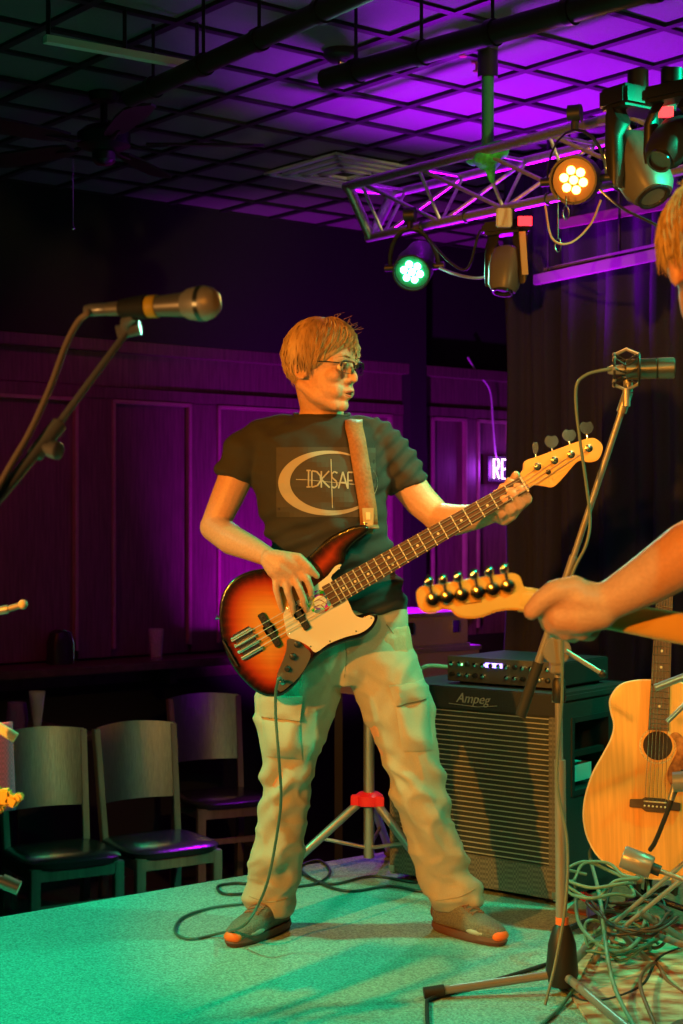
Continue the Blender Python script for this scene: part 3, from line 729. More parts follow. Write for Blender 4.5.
def disc(r, n0, seg=32, c=sh): return [GQ(c[0]+r*math.cos(2*PI*k/seg), c[1]+r*math.sin(2*PI*k/seg), n0) for k in range(seg)]
mb = MB(); mb.prism(disc(18.5, .0003), gn*sgn*.0006); mb.build('rosette', mat('rosette', (.30, .17, .07), .4, col2=(.75, .6, .35), scale=300), q)
mb = MB(); mb.prism(disc(16.6, .001), gn*sgn*.0006); mb.build('rosette', M_spruce, q)
mb = MB(); mb.prism(disc(14.5, .0018), gn*sgn*.0004); mb.build('sound_hole', mat('hole_dark', (.03, .012, .006), .8), q, label='dark round sound hole')
M_tort = mat('tortoiseshell', (.12, .025, .012), .2, col2=(.42, .13, .04), scale=55)
pg = spline2([(12, 70), (20, 72), (30, 60), (37, 40), (33, 22), (22, 16), (13, 22), (11, 34), (15, 44), (19, 54), (17, 63)], 5)
mb = MB(); mb.prism([GQ(x, y, .0026) for x, y in pg], gn*sgn*.0015); mb.build('pickguard', M_tort, q)
mb = MB(); mb.prism([GQ(x, y, .0) for x, y in [(-25, -5), (-25, 3), (-13, 4), (-10, 6), (10, 6), (13, 4), (25, 3), (25, -5), (13, -5), (9, -8), (-9, -8), (-13, -5)]], gn*sgn*.008); mb.build('bridge', M_ebony, q, bevel=.0015)
mb = MB(); mb.bar(GQ(-11, 2, .009), GQ(11, 2, .009), .004, .003); mb.build('saddle', M_bind, q)
for k in range(6): MB().sph(GQ(-10+4*k, -2.5, .009), .0028, nu=8, nv=6).build('bridge_pin', M_bind, q, smooth=True)
NL = 222
mb = MB(); mb.loft([(GQ(0, 90, -.012), gx*.028, gn*.014), (GQ(0, NL, -.010), gx*.021, gn*.011)], 16); mb.build('neck', M_maho, q, smooth=True)
mb = MB(); mb.add([GQ(-10.3, 73, .001), GQ(10.3, 73, .001), GQ(8, NL, .001), GQ(-8, NL, .001), GQ(-10.3, 73, .008), GQ(10.3, 73, .008), GQ(8, NL, .008), GQ(-8, NL, .008)], [(0, 1, 2, 3), (4, 5, 6, 7), (0, 1, 5, 4), (1, 2, 6, 5), (2, 3, 7, 6), (3, 0, 4, 7)]); mb.build('fretboard', M_fret, q)
S = NL-2
for k in range(1, 20):
    y = NL-S*(1-2**(-k/12)); hw = 8+2.3*(NL-y)/(NL-73); MB().bar(GQ(-hw, y, .0085), GQ(hw, y, .0085), .0022, .0018).build('fret', M_chrome, q)
    if k in (3, 5, 7, 9, 12, 15): MB().sph(GQ(0, NL-S*(1-2**(-(k-.5)/12)), .0078), (.004, .002, .004), nu=8, nv=6).build('fret_marker', M_bind, q)
for k in range(6):
    MB().tube([GQ(-10+4*k, 1, .012), GQ(-6.5+2.6*k, NL, .0105)], .0007+.0001*(5-k), 4).build('string', M_chrome, q)
mb = MB(); mb.prism([GQ(x, y, -.004) for x, y in [(-8, NL), (-13, NL+12), (-12, NL+37), (0, NL+39), (12, NL+37), (13, NL+12), (8, NL)]], gn*sgn*-.014); mb.build('headstock', M_maho, q, bevel=.002)
for k in range(3):
    for sx in (-1, 1): MB().lathe(GQ(sx*13, NL+10+k*10, -.012), gx*sx, [(0, .003), (.012, .003), (.014, .008), (.024, .008), (.025, 0)], 10).build('tuner', M_chrome, q, smooth=True)
q = thing('guitar_stand', 'low black tubular stand under the acoustic guitar', 'stand', Vector((gO.x, gO.y, 0)))
gb = GQ(0, -78, -.05); foot = Vector((gb.x, gb.y, 0))
MB().tube([GQ(0, 60, -.13), Vector((gb.x+.0, gb.y+.06, .09))], .011, 10).build('upright', M_blackm, q, smooth=True)
for sx in (-1, 1):
    p = GQ(sx*18, -79, -.05); MB().tube([Vector((gb.x, gb.y+.06, .09)), p-UP*.015+Vector((0, .04, 0)), p+Vector((0, -.075, -.005)), p+Vector((0, -.085, .02))], .007, 8).build('cradle_arm', M_blackm, q, smooth=True)
    MB().sph(p+Vector((0, -.085, .028)), .014).build('cradle_tip', mat('foam_tip', (.2, .17, .13), .8), q, smooth=True)
for a in (200, 340, 90):
    a = math.radians(a); dx = Vector((math.cos(a), math.sin(a), 0)); c = Vector((gb.x, gb.y+.06, .09))
    MB().tube([c, Vector((c.x, c.y, .012))+dx*.27], .009, 8).build('leg', M_blackm, q, smooth=True)
    MB().sph(Vector((c.x, c.y, .012))+dx*.28, .013).build('rubber_foot', M_rubber, q, smooth=True)
# ---------------------------------------------------------------- rug lower right
rg = [V(585, 942, F*HC/(942-HOR)), V(760, 920, F*HC/(920-HOR)), V(860, 1010, F*HC/(1010-HOR)), V(640, 1100, F*HC/(1100-HOR)), V(562, 985, F*HC/(985-HOR))]
q = thing('patterned_rug', 'worn patterned red and cream rug at the lower right of the stage', 'rug', Vector((rg[0].x, rg[0].y, 0)))
M_rug = mat('rug_pattern', (.30, .07, .03), .95, bump=.8, scale=13, col2=(.62, .56, .40), stretch=(1, 1.8, 1))
mb = MB(); mb.prism([Vector((p.x, p.y, .001)) for p in rg], (0, 0, .007)); mb.build('pile', M_rug, q)
def fl0(u, v): p = V(u, v, F*HC/(v-HOR)); p.z = .001; return p
M_redrug = mat('brown_mat', (.20, .07, .04), .9, bump=.5, scale=60, vary=.3)
mg = [fl0(566, 913), fl0(600, 880), fl0(760, 880), fl0(780, 940), fl0(640, 925)]
o = MB().prism(mg, (0, 0, .006)).build('floor_mat', M_redrug); top(o, 'reddish brown mat under the acoustic guitar stand', 'mat')
# ---------------------------------------------------------------- microphone stands
M_stand = mat('stand_black', (.26, .25, .24), .33, metal=.35)
def rod(q, a, b_, r, nm, m=None, r2=None): return MB().tube([a, b_], [r, r2 or r], 14).build(nm, m or M_stand, q, smooth=True)
pb = V(562, 975, 3.85); pb.z = 0
q = thing('microphone_stand', 'tall black boom microphone stand in front of the bass cabinet', 'microphone stand', pb)
piv = V(556, 650, 3.83)
rod(q, pb+UP*.05, V(560, 760, 3.85), .0135, 'lower_pole'); rod(q, V(560, 800, 3.85), V(558, 665, 3.85), .009, 'upper_pole')
MB().lathe(pb+UP*.02, UP, [(0, .03), (.03, .04), (.10, .034), (.14, .022), (.15, .014)], 20).build('hub', M_black, q, smooth=True)
MB().lathe(pb+UP*.155, UP, [(0, .016), (.03, .016)], 16).build('collar', mat('orange_collar', (.8, .16, .03), .5), q, smooth=True)
for k, (u, v) in enumerate(((432, 998), (640, 1045), (610, 930))):
    p = V(u, v, F*HC/(v-HOR)); p.z = .014; s0_ = pb+UP*.05
    dd = (p-s0_).normalized(); rod(q, s0_, p-dd*.0, .0105, 'leg'); rod(q, p-dd*.03, p+dd*.02, .0145, 'rubber_foot', M_rubber)
MB().lathe(V(559, 690, 3.85)-UP*.03, UP, [(0, .013), (.005, .017), (.05, .017), (.06, .011)], 16).build('clutch', M_black, q, smooth=True)
mb = MB(); mb.cyl(piv+Vector((0, -.022, 0)), piv+Vector((0, .018, 0)), .034, n=22); mb.box(piv-UP*.03, (.03, .03, .05)); mb.build('pivot', M_stand, q, bevel=.003)
rod(q, piv+Vector((.02, -.03, .0)), piv+Vector((.10, -.04, -.05)), .006, 'tightening_lever', M_stand)
MB().sph(piv+Vector((.105, -.04, -.053)), .010).build('lever_knob', M_black, q, smooth=True)
bt = V(628, 392, 3.72); b0 = V(522, 712, 3.86)
bd = (bt-b0).normalized()
rod(q, b0+bd*.10, bt, .0075, 'boom'); rod(q, b0-bd*.01, b0+bd*.13, .013, 'boom_grip', M_rubber); rod(q, b0+bd*.13, b0+bd*.4, .010, 'boom_sleeve')
mb = MB(); mb.cyl(bt-bd*.05, bt+bd*.0, .012, n=12); mb.cyl(bt, bt+UP*.05, .011, n=12); mb.build('tilt_joint', M_stand, q, smooth=True)
# condenser mic in shock mount
mc = V(645, 369, 3.68); mx = Vector((1, -.15, .02)).normalized(); my = Vector((.15, 1, 0)).normalized()
q = thing('condenser_microphone', 'large side address condenser microphone in a cat cradle shock mount', 'microphone', mc)
M_mic = mat('mic_body', (.16, .17, .16), .3, metal=.9)
MB().lathe(mc-mx*.045, mx, [(0, .012), (.002, .024), (.07, .0245), (.072, .0215), (.074, .0245), (.105, .025), (.112, .022), (.114, 0)], 28).build('body', M_mic, q, smooth=True)
MB().lathe(mc+mx*.03, mx, [(0, .0248), (.035, .0252)], 28).build('grille', mat('mic_mesh', (.2, .2, .19), .4, metal=.9, bump=1, scale=400, tex='checker'), q, smooth=True)
MB().lathe(mc-mx*.085, mx, [(0, .008), (.01, .011), (.04, .0115), (.045, .0)], 16).build('connector', M_stand, q, smooth=True)
zc = mc-mx*.042
for k, off in enumerate((-.028, .028)):
    Mr = Matrix((my, UP, mx)).transposed(); mb = MB(); mb.ringp(zc+mx*off, .036, .0032, Mr, 22, 6)
    mb.build('shock_ring', M_black, q, smooth=True)
for k in range(8):
    a = 2*PI*k/8; b2 = a+.5
    p0 = zc-mx*.028+my*math.cos(a)*.036+UP*math.sin(a)*.036; p1 = zc+my*math.cos(b2)*.022+UP*math.sin(b2)*.022+mx*.0; p2 = zc+mx*.028+my*math.cos(a)*.036+UP*math.sin(a)*.036
    MB().tube([p0, p1, p2], .0022, 6).build('elastic_cord', M_rubber, q)
    MB().sph(p0, .0048, nu=8, nv=6).build('post_cap', M_stand, q)
for sg in (-1, 1):
    MB().tube([zc-mx*.028+UP*.034*sg, zc+UP*.047*sg, zc+mx*.028+UP*.034*sg], .004, 8).build('cradle_bar', M_stand, q)
mb = MB(); mb.cyl(zc-UP*.045, zc-UP*.085, .009, n=12); mb.build('mount_stem', M_stand, q, smooth=True)
M_cabg = mat('grey_green_cable', (.12, .16, .14), .45)
cable('microphone_cable', [V(612, 369, 3.68), V(598, 371, 3.68), V(586, 375, 3.68), V(577, 384, 3.68), V(576, 405, 3.69), V(580, 440, 3.7), V(587, 490, 3.72), V(590, 520, 3.73), V(586, 545, 3.73), V(572, 575, 3.74), V(563, 620, 3.76), V(562, 700, 3.80), V(557, 780, 3.81), V(567, 840, 3.8), V(566, 900, 3.78), V(556, 960, 3.76), V(545, 1005, 3.72)], .0042, M_cabg, 'thin cable leaving the condenser microphone and dropping down its stand')
# ---- left vocal mic
md = 2.34
ms = V(108, 309, md); me_ = V(201, 303.5, md-.06); mdx = (me_-ms).normalized()
q = thing('vocal_microphone', 'handheld style vocal microphone with ball grille and yellow tape on the left boom', 'microphone', ms)
Lb = (me_-ms).length
M_micb = mat('vocal_mic_body', (.26, .23, .19), .38, metal=.5)
MB().lathe(ms, mdx, [(0, .010), (.01, .0105), (.03, .0115), (Lb-.03, .0175), (Lb-.025, .0175)], 24).build('handle', M_micb, q, smooth=True)
MB().lathe(ms+mdx*(Lb*.42), mdx, [(0, .0157), (.001, .0162), (.018, .0168), (.019, .016)], 24).build('tape_band', mat('yellow_tape', (.85, .5, .03), .5), q, smooth=True)
M_ball = mat('mic_ball', (.6, .55, .48), .42, metal=.5, bump=1, scale=550, tex='checker')
gcx = ms+mdx*(Lb+.003)
MB().lathe(gcx, mdx, [(-.03, .0175), (-.022, .022), (-.008, .0245), (-.004, .0255), (.002, .0255), (.006, .0245), (.014, .022), (.022, .0155), (.026, .007), (.027, 0)], 28).build('ball_grille', M_ball, q, smooth=True)
MB().lathe(gcx, mdx, [(-.004, .0258), (.003, .0258)], 28).build('grille_band', M_mic, q, smooth=True)
cone = ms-mdx*.028
MB().lathe(cone-mdx*.01, mdx, [(0, .0075), (.01, .0095), (.038, .0095), (.04, .008)], 16).build('plug', M_stand, q, smooth=True)
q = thing('boom_stand', 'black boom arm with knurled clutch holding the vocal microphone on the left', 'microphone stand', Vector((V(-60, 0, 2.3).x, 2.3, 0)))
jt = V(128, 330, md+.01)
mb = MB(); mb.lathe(ms+mdx*.022, mdx, [(0, .0135), (.045, .0185), (.0455, .0165), (.001, .0125)], 20); mb.build('mic_clip', M_rubber, q, smooth=True)
mb = MB(); mb.tube([ms+mdx*.045-UP*.012, V(126, 322, md), jt], [.008, .009, .011], 12); mb.cyl(jt-Vector((.016, 0, .004)), jt+Vector((.018, 0, .004)), .011, n=14); mb.build('swivel', M_stand, q, smooth=True)
ba = V(122, 338, md); bb = V(-30, 532, 2.2); dd = (bb-ba).normalized()
ml = V(45, 442, 2.29)
rod(q, ba-dd*.02, ml, .0052, 'boom'); rod(q, ml-dd*.03, bb, .0085, 'boom_tube')
rod(q, ml-dd*.035, ml+dd*.025, .012, 'clutch'); MB().lathe(ml+Vector((.0, -.01, -.008)), (.8, -.5, -.2), [(0, .006), (.012, .008), (.014, .0125), (.028, .0125), (.03, .010)], 14).build('clutch_knob', M_stand, q, smooth=True)
sb = Vector((bb.x, bb.y, 0)); rod(q, sb+UP*.04, bb, .011, 'pole')
for a in (100, 220, 340):
    a = math.radians(a); rod(q, sb+UP*.08, sb+Vector((math.cos(a)*.3, math.sin(a)*.3, .012)), .009, 'leg')
cable('vocal_microphone_cable', [cone-mdx*.005, V(88, 313, md), V(78, 322, md), V(66, 345, 2.33), V(50, 388, 2.3), V(30, 432, 2.27), V(8, 470, 2.24), V(-20, 520, 2.2)], .0048, mat('tan_mic_cable', (.36, .27, .2), .4), 'cable curving down from the back of the vocal microphone')
# ---- lower right low boom stand + gear
q = thing('short_boom_stand', 'short boom stand with fat green lit counterweight before the acoustic guitar', 'microphone stand', Vector((V(720, 0, 3.7).x, 3.7, 0)))
c0 = V(622, 856, 3.72); c1 = V(652, 868, 3.70); cdx = (c1-c0).normalized()
MB().lathe(c0, cdx, [(0, .0), (0.001, .024), (.004, .0265), (.068, .0265), (.072, .024), (.073, 0)], 24).build('counterweight', M_stand, q, smooth=True)
MB().lathe(c1, cdx, [(0, .013), (.02, .013)], 14).build('weight_lock', M_black, q, smooth=True)
rod(q, c1, V(760, 908, 3.66), .0055, 'boom')
hb = Vector((V(735, 0, 3.68).x, 3.68, 0)); rod(q, hb+UP*.03, V(735, 900, 3.68), .010, 'pole')
for u, v in ((615, 925), (700, 1010), (790, 960)):
    p = V(u, v, F*HC/(v-HOR)); p.z = .012; rod(q, hb+UP*.12, p, .009, 'leg')
cable('guitar_stand_cable', [V(683, 770, 3.9), V(668, 810, 3.9), V(656, 840, 3.95), V(650, 850, 3.98)], .006, M_rubber, 'black cable hanging in front of the acoustic guitar')
# instrument mic parts near right edge at the guitar
q = thing('instrument_microphone', 'small green lit microphone arm aimed at the acoustic guitar at right edge', 'microphone', V(690, 670, 3.9))
rod(q, V(655, 688, 3.9), V(740, 655, 3.9), .009, 'arm', M_grnst); rod(q, V(667, 722, 3.88), V(700, 690, 3.9), .006, 'thin_arm', M_grnst)
MB().lathe(V(673, 782, 3.85), Vector((1, -.3, .1)), [(0, 0), (.001, .024), (.06, .026), (.062, 0)], 20).build('capsule', M_stand, q, smooth=True)
rod(q, V(675, 785, 3.87), V(671, 800, 3.87), .008, 'stem', M_grnst)
rod(q, V(700, 690, 3.9), V(700, 782, 3.87), .008, 'post', M_grnst)
MB().lathe(V(700, 1005, 3.5), Vector((0, 0, -1)), [(-.05, .03), (-.04, .075), (.03, .085), (.045, .085)], 24)
pbx = Vector((V(700, 0, 3.4).x, 3.4, 0))
q = thing('round_base_stand', 'brown tinted round based stand in the lower right corner', 'stand', pbx)
MB().lathe(pbx+UP*.001, UP, [(0, .075), (.05, .075), (.062, .06), (.065, .012)], 28).build('base', mat('brown_base', (.13, .06, .04), .45), q, smooth=True)
rod(q, pbx+UP*.06, pbx+Vector((.12, .0, .45)), .010, 'pole')
# twin rail keyboard-style tubes at right (folding stand)
q = thing('folding_stand', 'folding stand of twin green lit tubes behind the cable pile', 'stand', Vector((V(640, 0, 4.0).x, 4.0, 0)))
rod(q, V(612, 925, 4.05), V(690, 858, 3.95), .006, 'tube', M_grnst); rod(q, V(619, 931, 4.02), V(698, 866, 3.92), .006, 'tube', M_grnst)
rod(q, V(612, 925, 4.05), V(592, 966, F*HC/(966-HOR)), .008, 'leg'); rod(q, V(640, 912, 4.1), V(700, 950, F*HC/(950-HOR)), .010, 'leg'); rod(q, V(619, 931, 4.02), V(650, 962, F*HC/(962-HOR)), .008, 'leg')
# ---- cable pile
def fl(u, v, h=.006): p = V(u, v, F*HC/(v-HOR)); p.z = h; return p
pc = fl(612, 962); rnd = random.Random(11)
cm = [mat('cable_teal_lit', (.07, .18, .14), .4), mat('cable_black', (.03, .03, .03), .4), mat('cable_grey_teal_lit', (.12, .24, .19), .45), mat('cable_brown', (.14, .08, .05), .45)]  # first and third are grey cables, teal stage light put into the colour
lbs = ['coiled teal lit grey cable lying on top of the tangled pile', 'coiled cable at the bottom of the tangled pile by the stand', 'coiled black cable loosely heaped at the right of the pile', 'coiled brownish cable hanging in the middle of the pile']
for k in range(4):
    pts = []; cx_ = pc+Vector((rnd.uniform(-.05, .08), rnd.uniform(-.10, .06), 0)); R0 = (.09, .11, .09, .07)[k]
    for i in range((28, 34, 22, 18)[k]):
        a = i/8*2*PI+k; rr = R0*rnd.uniform(.75, 1.25); tl = .28+.12*math.sin(i*.9+k)
        pts.append(cx_+Vector((math.cos(a)*rr, math.sin(a)*rr*.8, .02+.09*(k % 3)*.8+max(0, tl*rr*math.sin(a)*1.2)+rnd.uniform(0, .05))))
    for p in pts: p.z = max(p.z, .012)
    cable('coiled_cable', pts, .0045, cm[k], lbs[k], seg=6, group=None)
cable('loose_cable', [fl(640, 1040), fl(612, 1000, .05), fl(600, 960, .16), fl(590, 925, .20), fl(600, 905, .17), fl(630, 912, .16), fl(648, 935, .14), fl(640, 968, .08), fl(612, 975, .06), fl(580, 955, .08), fl(575, 925, .12)], .0055, cm[2], 'large upright loop of teal lit grey cable above the pile')
cable('loose_cable', [fl(430, 1060), fl(427, 1010), fl(432, 1001), fl(470, 990), fl(520, 975), fl(548, 966)], .005, M_rubber, 'black cable running from the front edge past the stand foot to the hub')
cable('loose_cable', [fl(560, 990), fl(590, 1005), fl(640, 990), fl(660, 960), fl(700, 945)], .005, M_rubber, 'black cable lying over the patterned rug to the right')
cable('loose_cable', [fl(660, 1040), fl(640, 1000, .04), fl(655, 975, .03), fl(668, 985, .01), fl(690, 1000)], .005, cm[3], 'brown cable on the rug at the lower right corner')
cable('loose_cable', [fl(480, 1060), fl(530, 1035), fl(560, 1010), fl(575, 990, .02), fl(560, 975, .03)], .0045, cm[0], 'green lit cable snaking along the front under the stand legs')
top(MB().box(fl(596, 930, .05), (.05, .04, .035)).build('plug_block', mat('blue_plug', (.05, .08, .6), .4), bevel=.006), 'small blue plug sunk in the cable pile', 'plug')
top(MB().box(fl(588, 925, .075), (.05, .03, .025), Matrix.Rotation(.5, 3, 'Y')).build('plug_block', mat('red_plug', (.7, .04, .03), .4), bevel=.006), 'small red plug on the cable pile beside the blue one', 'plug')
# floor cable of the bassist
cb_ = mat('instrument_lead', (.02, .035, .03), .4)
cable('floor_cable', [fl(452, 893), fl(420, 893), fl(390, 888), fl(350, 893), fl(320, 885), fl(300, 870), fl(318, 862), fl(330, 873), fl(320, 884), fl(300, 888), fl(272, 890), fl(240, 885), fl(218, 888), fl(226, 896), fl(262, 893), fl(300, 882)], .0045, cb_, 'thin black cable looping on the carpet behind the bassist shoes')
cable('floor_cable', [fl(300, 875), fl(330, 886), fl(372, 878), fl(415, 884), fl(440, 880)], .0045, cb_, 'thin black cable crossing from the tripod towards the cabinet')
# ---- things at the left edge
q = thing('small_boom_tip', 'slim boom tip with pale end poking in at the left edge', 'microphone stand', V(-10, 614, 2.9))
rod(q, V(-40, 618, 2.9), V(8, 609, 2.9), .008, 'tube', M_grnst); rod(q, V(8, 609, 2.9), V(25, 604, 2.9), .006, 'tip', M_stand); MB().sph(V(23, 604.5, 2.9), .009).build('end_cap', mat('tan_cap', (.4, .35, .28), .5), q, smooth=True)
rod(q, V(-40, 618, 2.9), Vector((V(-40, 618, 2.9).x, 2.9, 0)), .009, 'pole')
q = thing('cream_rod', 'cream coloured rod end reaching in over the pink cloth', 'rod', V(-20, 715, 3.0))
rod(q, V(-40, 704, 3.0), V(16, 738, 3.0), .010, 'rod', mat('cream_paint', (.6, .6, .42), .4)); rod(q, V(-40, 704, 3.0), Vector((V(-40, 0, 3.0).x, 3.0, 0)), .010, 'post')
q = thing('pink_cloth', 'pink checked cloth hanging at the left frame edge', 'cloth', V(-20, 800, 3.1))
mb = MB()
vs = []; 
for iz in range(9):
    for i in range(13):
        u = -50+5*i+ (iz*.5 if i == 12 else 0)*1; p = V(u, 722+11*iz, 3.1); p.y += .012*math.sin(i*1.1); vs.append(p)
mb.add(vs, [(a*13+b2, a*13+b2+1, a*13+b2+14, a*13+b2+13) for a in range(8) for b2 in range(12)])
o = mb.build('cloth_panel', mat('pink_cloth', (.9, .15, .32), .9, bump=.4, scale=200, tex='checker', vary=.1), q, smooth=True); sm = o.modifiers.new('t', 'SOLIDIFY'); sm.thickness = .006
rod(q, V(-52, 722, 3.11), Vector((V(-52, 0, 3.11).x, 3.11, 0)), .01, 'hanging_post')
q = thing('yellow_clamp', 'lit yellow clamp sticking in below the pink cloth', 'clamp', V(-10, 800, 2.95))
My = mat('yellow_plastic', (.8, .55, .1), .4)
for (u, v, a, b2) in ((-6, 800, .05, .03), (5, 797, .03, .022), (12, 800, .025, .02), (19, 797, .014, .016)): MB().box(V(u, v, 2.95), (a, .03, b2), Matrix.Rotation(.3*u, 3, 'Y')).build('clamp_block', My, q, bevel=.004)
rod(q, V(-40, 806, 2.95), V(10, 799, 2.95), .007, 'rod')
rod(q, V(-40, 806, 2.95), Vector((V(-40, 0, 2.95).x, 2.95, 0)), .01, 'post')
q = thing('green_knob_arm', 'metal arm with green lit knob at the left edge near the chair leg', 'stand', V(-10, 884, 2.9))
rod(q, V(-40, 870, 2.9), V(8, 883, 2.9), .010, 'arm', M_grnst); rod(q, V(2, 881, 2.9), V(19, 888, 2.9), .013, 'knob', M_grnst)
rod(q, V(-40, 870, 2.9), Vector((V(-40, 0, 2.9).x, 2.9, 0)), .01, 'post')
# ================================================================ the bassist
D0 = 4.41
def px(n, d=D0): return n*d/F
def W(u, v, dd=0.): return V(u, v, D0+dd)
M_skin = mat('skin_tone', (.62, .33, .20), .5, bump=.12, scale=160, vary=.06)
M_shirt = mat('charcoal_tee', (.034, .033, .033), .9, bump=.15, scale=500, vary=.1)
M_trous = mat('tan_trousers', (.44, .37, .27), .85, bump=.2, scale=420, vary=.06)
M_hair = mat('sandy_hair', (.42, .25, .11), .5, vary=.3, scale=60, stretch=(1, 1, .3))
man = thing('person', 'bassist in dark printed t-shirt, tan cargo trousers and glasses looking right', 'person', (0.02, 4.41, 0))
X = Vector((1, 0, 0)); Y = Vector((0, 1, 0))
# head frame
yaw = math.radians(58); fw = Vector((math.sin(yaw), -math.cos(yaw), -.10)).normalized(); lf = UP.cross(fw).normalized(); hu = fw.cross(lf)
HCn = V(323, 366, 4.37)
HM = Matrix((fw, lf, hu)).transposed()
def H(x, y, z): return HCn+fw*x+lf*y+hu*z
body = MB()
body.sph(H(-.004, 0, .022), (.097, .076, .094), HM, 24, 16)
body.sph(H(.026, 0, -.035), (.064, .064, .085), HM, 20, 14)
body.sph(H(.030, 0, -.082), (.052, .052, .040), HM)
body.chain([H(-.03, .05, -.055), H(.02, .047, -.085), H(.062, .020, -.104)], [.018, .018, .016]); body.chain([H(-.03, -.05, -.055), H(.02, -.047, -.085), H(.062, -.020, -.104)], [.018, .018, .016])
body.sph(H(.070, 0, -.103), (.020, .022, .018), HM)
for sg in (-1, 1): body.sph(H(.034, .030*sg, -.055), (.042, .030, .044), HM); body.sph(H(.012, .036*sg, -.07), (.04, .026, .036), HM)
body.chain([H(.082, 0, .012), H(.094, 0, -.008), H(.104, 0, -.024), H(.106, 0, -.031)], [.008, .008, .0095, .0095])
for sg in (-1, 1):
    body.sph(H(.092, .011*sg, -.035), .0078)
    body.chain([H(.083, .012*sg, .022), H(.080, .036*sg, .022), H(.066, .054*sg, .012)], [.011, .011, .010])
    body.sph(H(.060, .043*sg, -.025), (.026, .020, .020), HM)
    body.sph(H(.066, .030*sg, -.065), (.020, .020, .022), HM)
    # ear
    e0 = H(-.012, .074*sg, -.015); EM = HM
    body.sph(e0+hu*.004, (.018, .007, .030), HM)
    ring = [e0+fw*(-.004+.020*math.cos(a))+hu*(.004+.030*math.sin(a))+lf*sg*(.008) for a in [2*PI*k/12 for k in range(13)]]
    body.chain(ring[0:11], .0045, 8)
body.chain([H(.088, .019, -.064), H(.094, .007, -.0605), H(.094, -.007, -.0605), H(.088, -.019, -.064)], [.005, .0065, .0065, .005])
body.chain([H(.084, .016, -.078), H(.089, 0, -.079), H(.084, -.016, -.078)], [.005, .0075, .005])
# neck and torso
body.chain([H(-.025, 0, -.03), W(322, 408, .01), W(321, 428, .02)], [.058, .060, .070], 18)
def ring(u, v, a, b, dd=0, yawr=0.): 
    c = W(u, v, dd); return (c, Vector((math.cos(yawr), math.sin(yawr), 0))*px(a), Vector((-math.sin(yawr), math.cos(yawr), 0))*px(b))
body.loft([ring(321, 424, 30, 24), ring(320, 436, 66, 32), ring(319, 455, 68, 38), ring(320, 500, 60, 40), ring(327, 540, 55, 38), ring(336, 580, 52, 38), ring(346, 625, 54, 38), ring(348, 665, 48, 34)], 28)
# arms
body.chain([W(256, 448, 0), W(239, 470, -.005), W(225, 502, -.015), W(214, 527, -.02)], [px(18), px(18), px(16), px(14)], 16)
body.chain([W(214, 527, -.02), W(232, 540, -.09), W(252, 549, -.15), W(272, 559, -.20)], [px(14.5), px(15), px(12), px(9)], 16)
body.chain([W(386, 454, .02), W(402, 476, .03), W(420, 500, .04), W(437, 516, .03)], [px(18), px(18), px(17), px(15)], 16)
body.chain([W(437, 517, .03), W(456, 520, -.03), W(476, 517, -.08), W(497, 511, -.115)], [px(15), px(15.5), px(12.5), px(10)], 16)
# right (picking) hand
def hand(pts_palm, fingers):
    for p, r in pts_palm: body.chain([Vector(x) for x in p], r, 12)
    for f, r in fingers: body.chain([Vector(x) for x in f], r, 10)
q1 = -.225
def W2(u, v, off): return V(u, v, 4.205-off)       # off towards the viewer from just above the strings
hand([([W2(270, 558, .02), W2(284, 560, .03), W2(298, 566, .03)], [px(9), px(9), px(7)]), ([W2(270, 559, .02), W2(280, 567, .03), W2(290, 573, .03)], [px(9), px(9.5), px(7)]), ([W2(268, 560, .02), W2(275, 570, .025), W2(281, 576, .025)], [px(8), px(8.5), px(7)])],
     [([W2(297, 566, .03), W2(307, 579, .038), W2(311, 589, .030), W2(311, 599, .012)], [px(4.6), px(4.0), px(3.6), px(3.0)]),
      ([W2(291, 571, .032), W2(299, 588, .042), W2(304, 600, .034), W2(306, 611, .012)], [px(4.6), px(4.0), px(3.6), px(3.0)]),
      ([W2(284, 575, .03), W2(288, 592, .040), W2(292, 604, .030), W2(294, 615, .012)], [px(4.4), px(3.9), px(3.5), px(2.9)]),
      ([W2(276, 575, .026), W2(276, 589, .032), W2(279, 600, .028), W2(282, 610, .012)], [px(4.0), px(3.5), px(3.1), px(2.7)]),
      ([W2(284, 557, .024), W2(299, 558, .036), W2(309, 567, .038), W2(317, 576, .026)], [px(6.2), px(5.0), px(4.1), px(3.4)])])
# left (fretting) hand: palm behind and below the neck, fingers over the strings
def W3(u, v, off): return V(u, v, 4.22-off)
hand([([W3(496, 512, -.06), W3(505, 513, -.045), W3(516, 505, -.035)], [px(10), px(10), px(8)]), ([W3(497, 513, -.06), W3(504, 517, -.04), W3(511, 514, -.02)], [px(9), px(8.5), px(7)])],
     [([W3(519, 506, -.03), W3(527, 499, .000), W3(521, 488, .030), W3(509, 481, .022)], [px(6), px(5.6), px(4.9), px(4)]),
      ([W3(515, 511, -.03), W3(520, 505, .008), W3(513, 493, .033), W3(502, 487, .022)], [px(5.6), px(5.2), px(4.7), px(3.8)]),
      ([W3(509, 515, -.03), W3(511, 510, .008), W3(504, 499, .030), W3(496, 493, .020)], [px(5.4), px(5), px(4.5), px(3.8)]),
      ([W3(502, 518, -.03), W3(502, 514, .004), W3(494, 505, .024), W3(489, 500, .016)], [px(4.8), px(4.4), px(4), px(3.4)]),
      ([W3(505, 508, -.05), W3(508, 494, -.045), W3(512, 483, -.030), W3(516, 475, -.008)], [px(7.5), px(6.5), px(5.2), px(4.3)])])
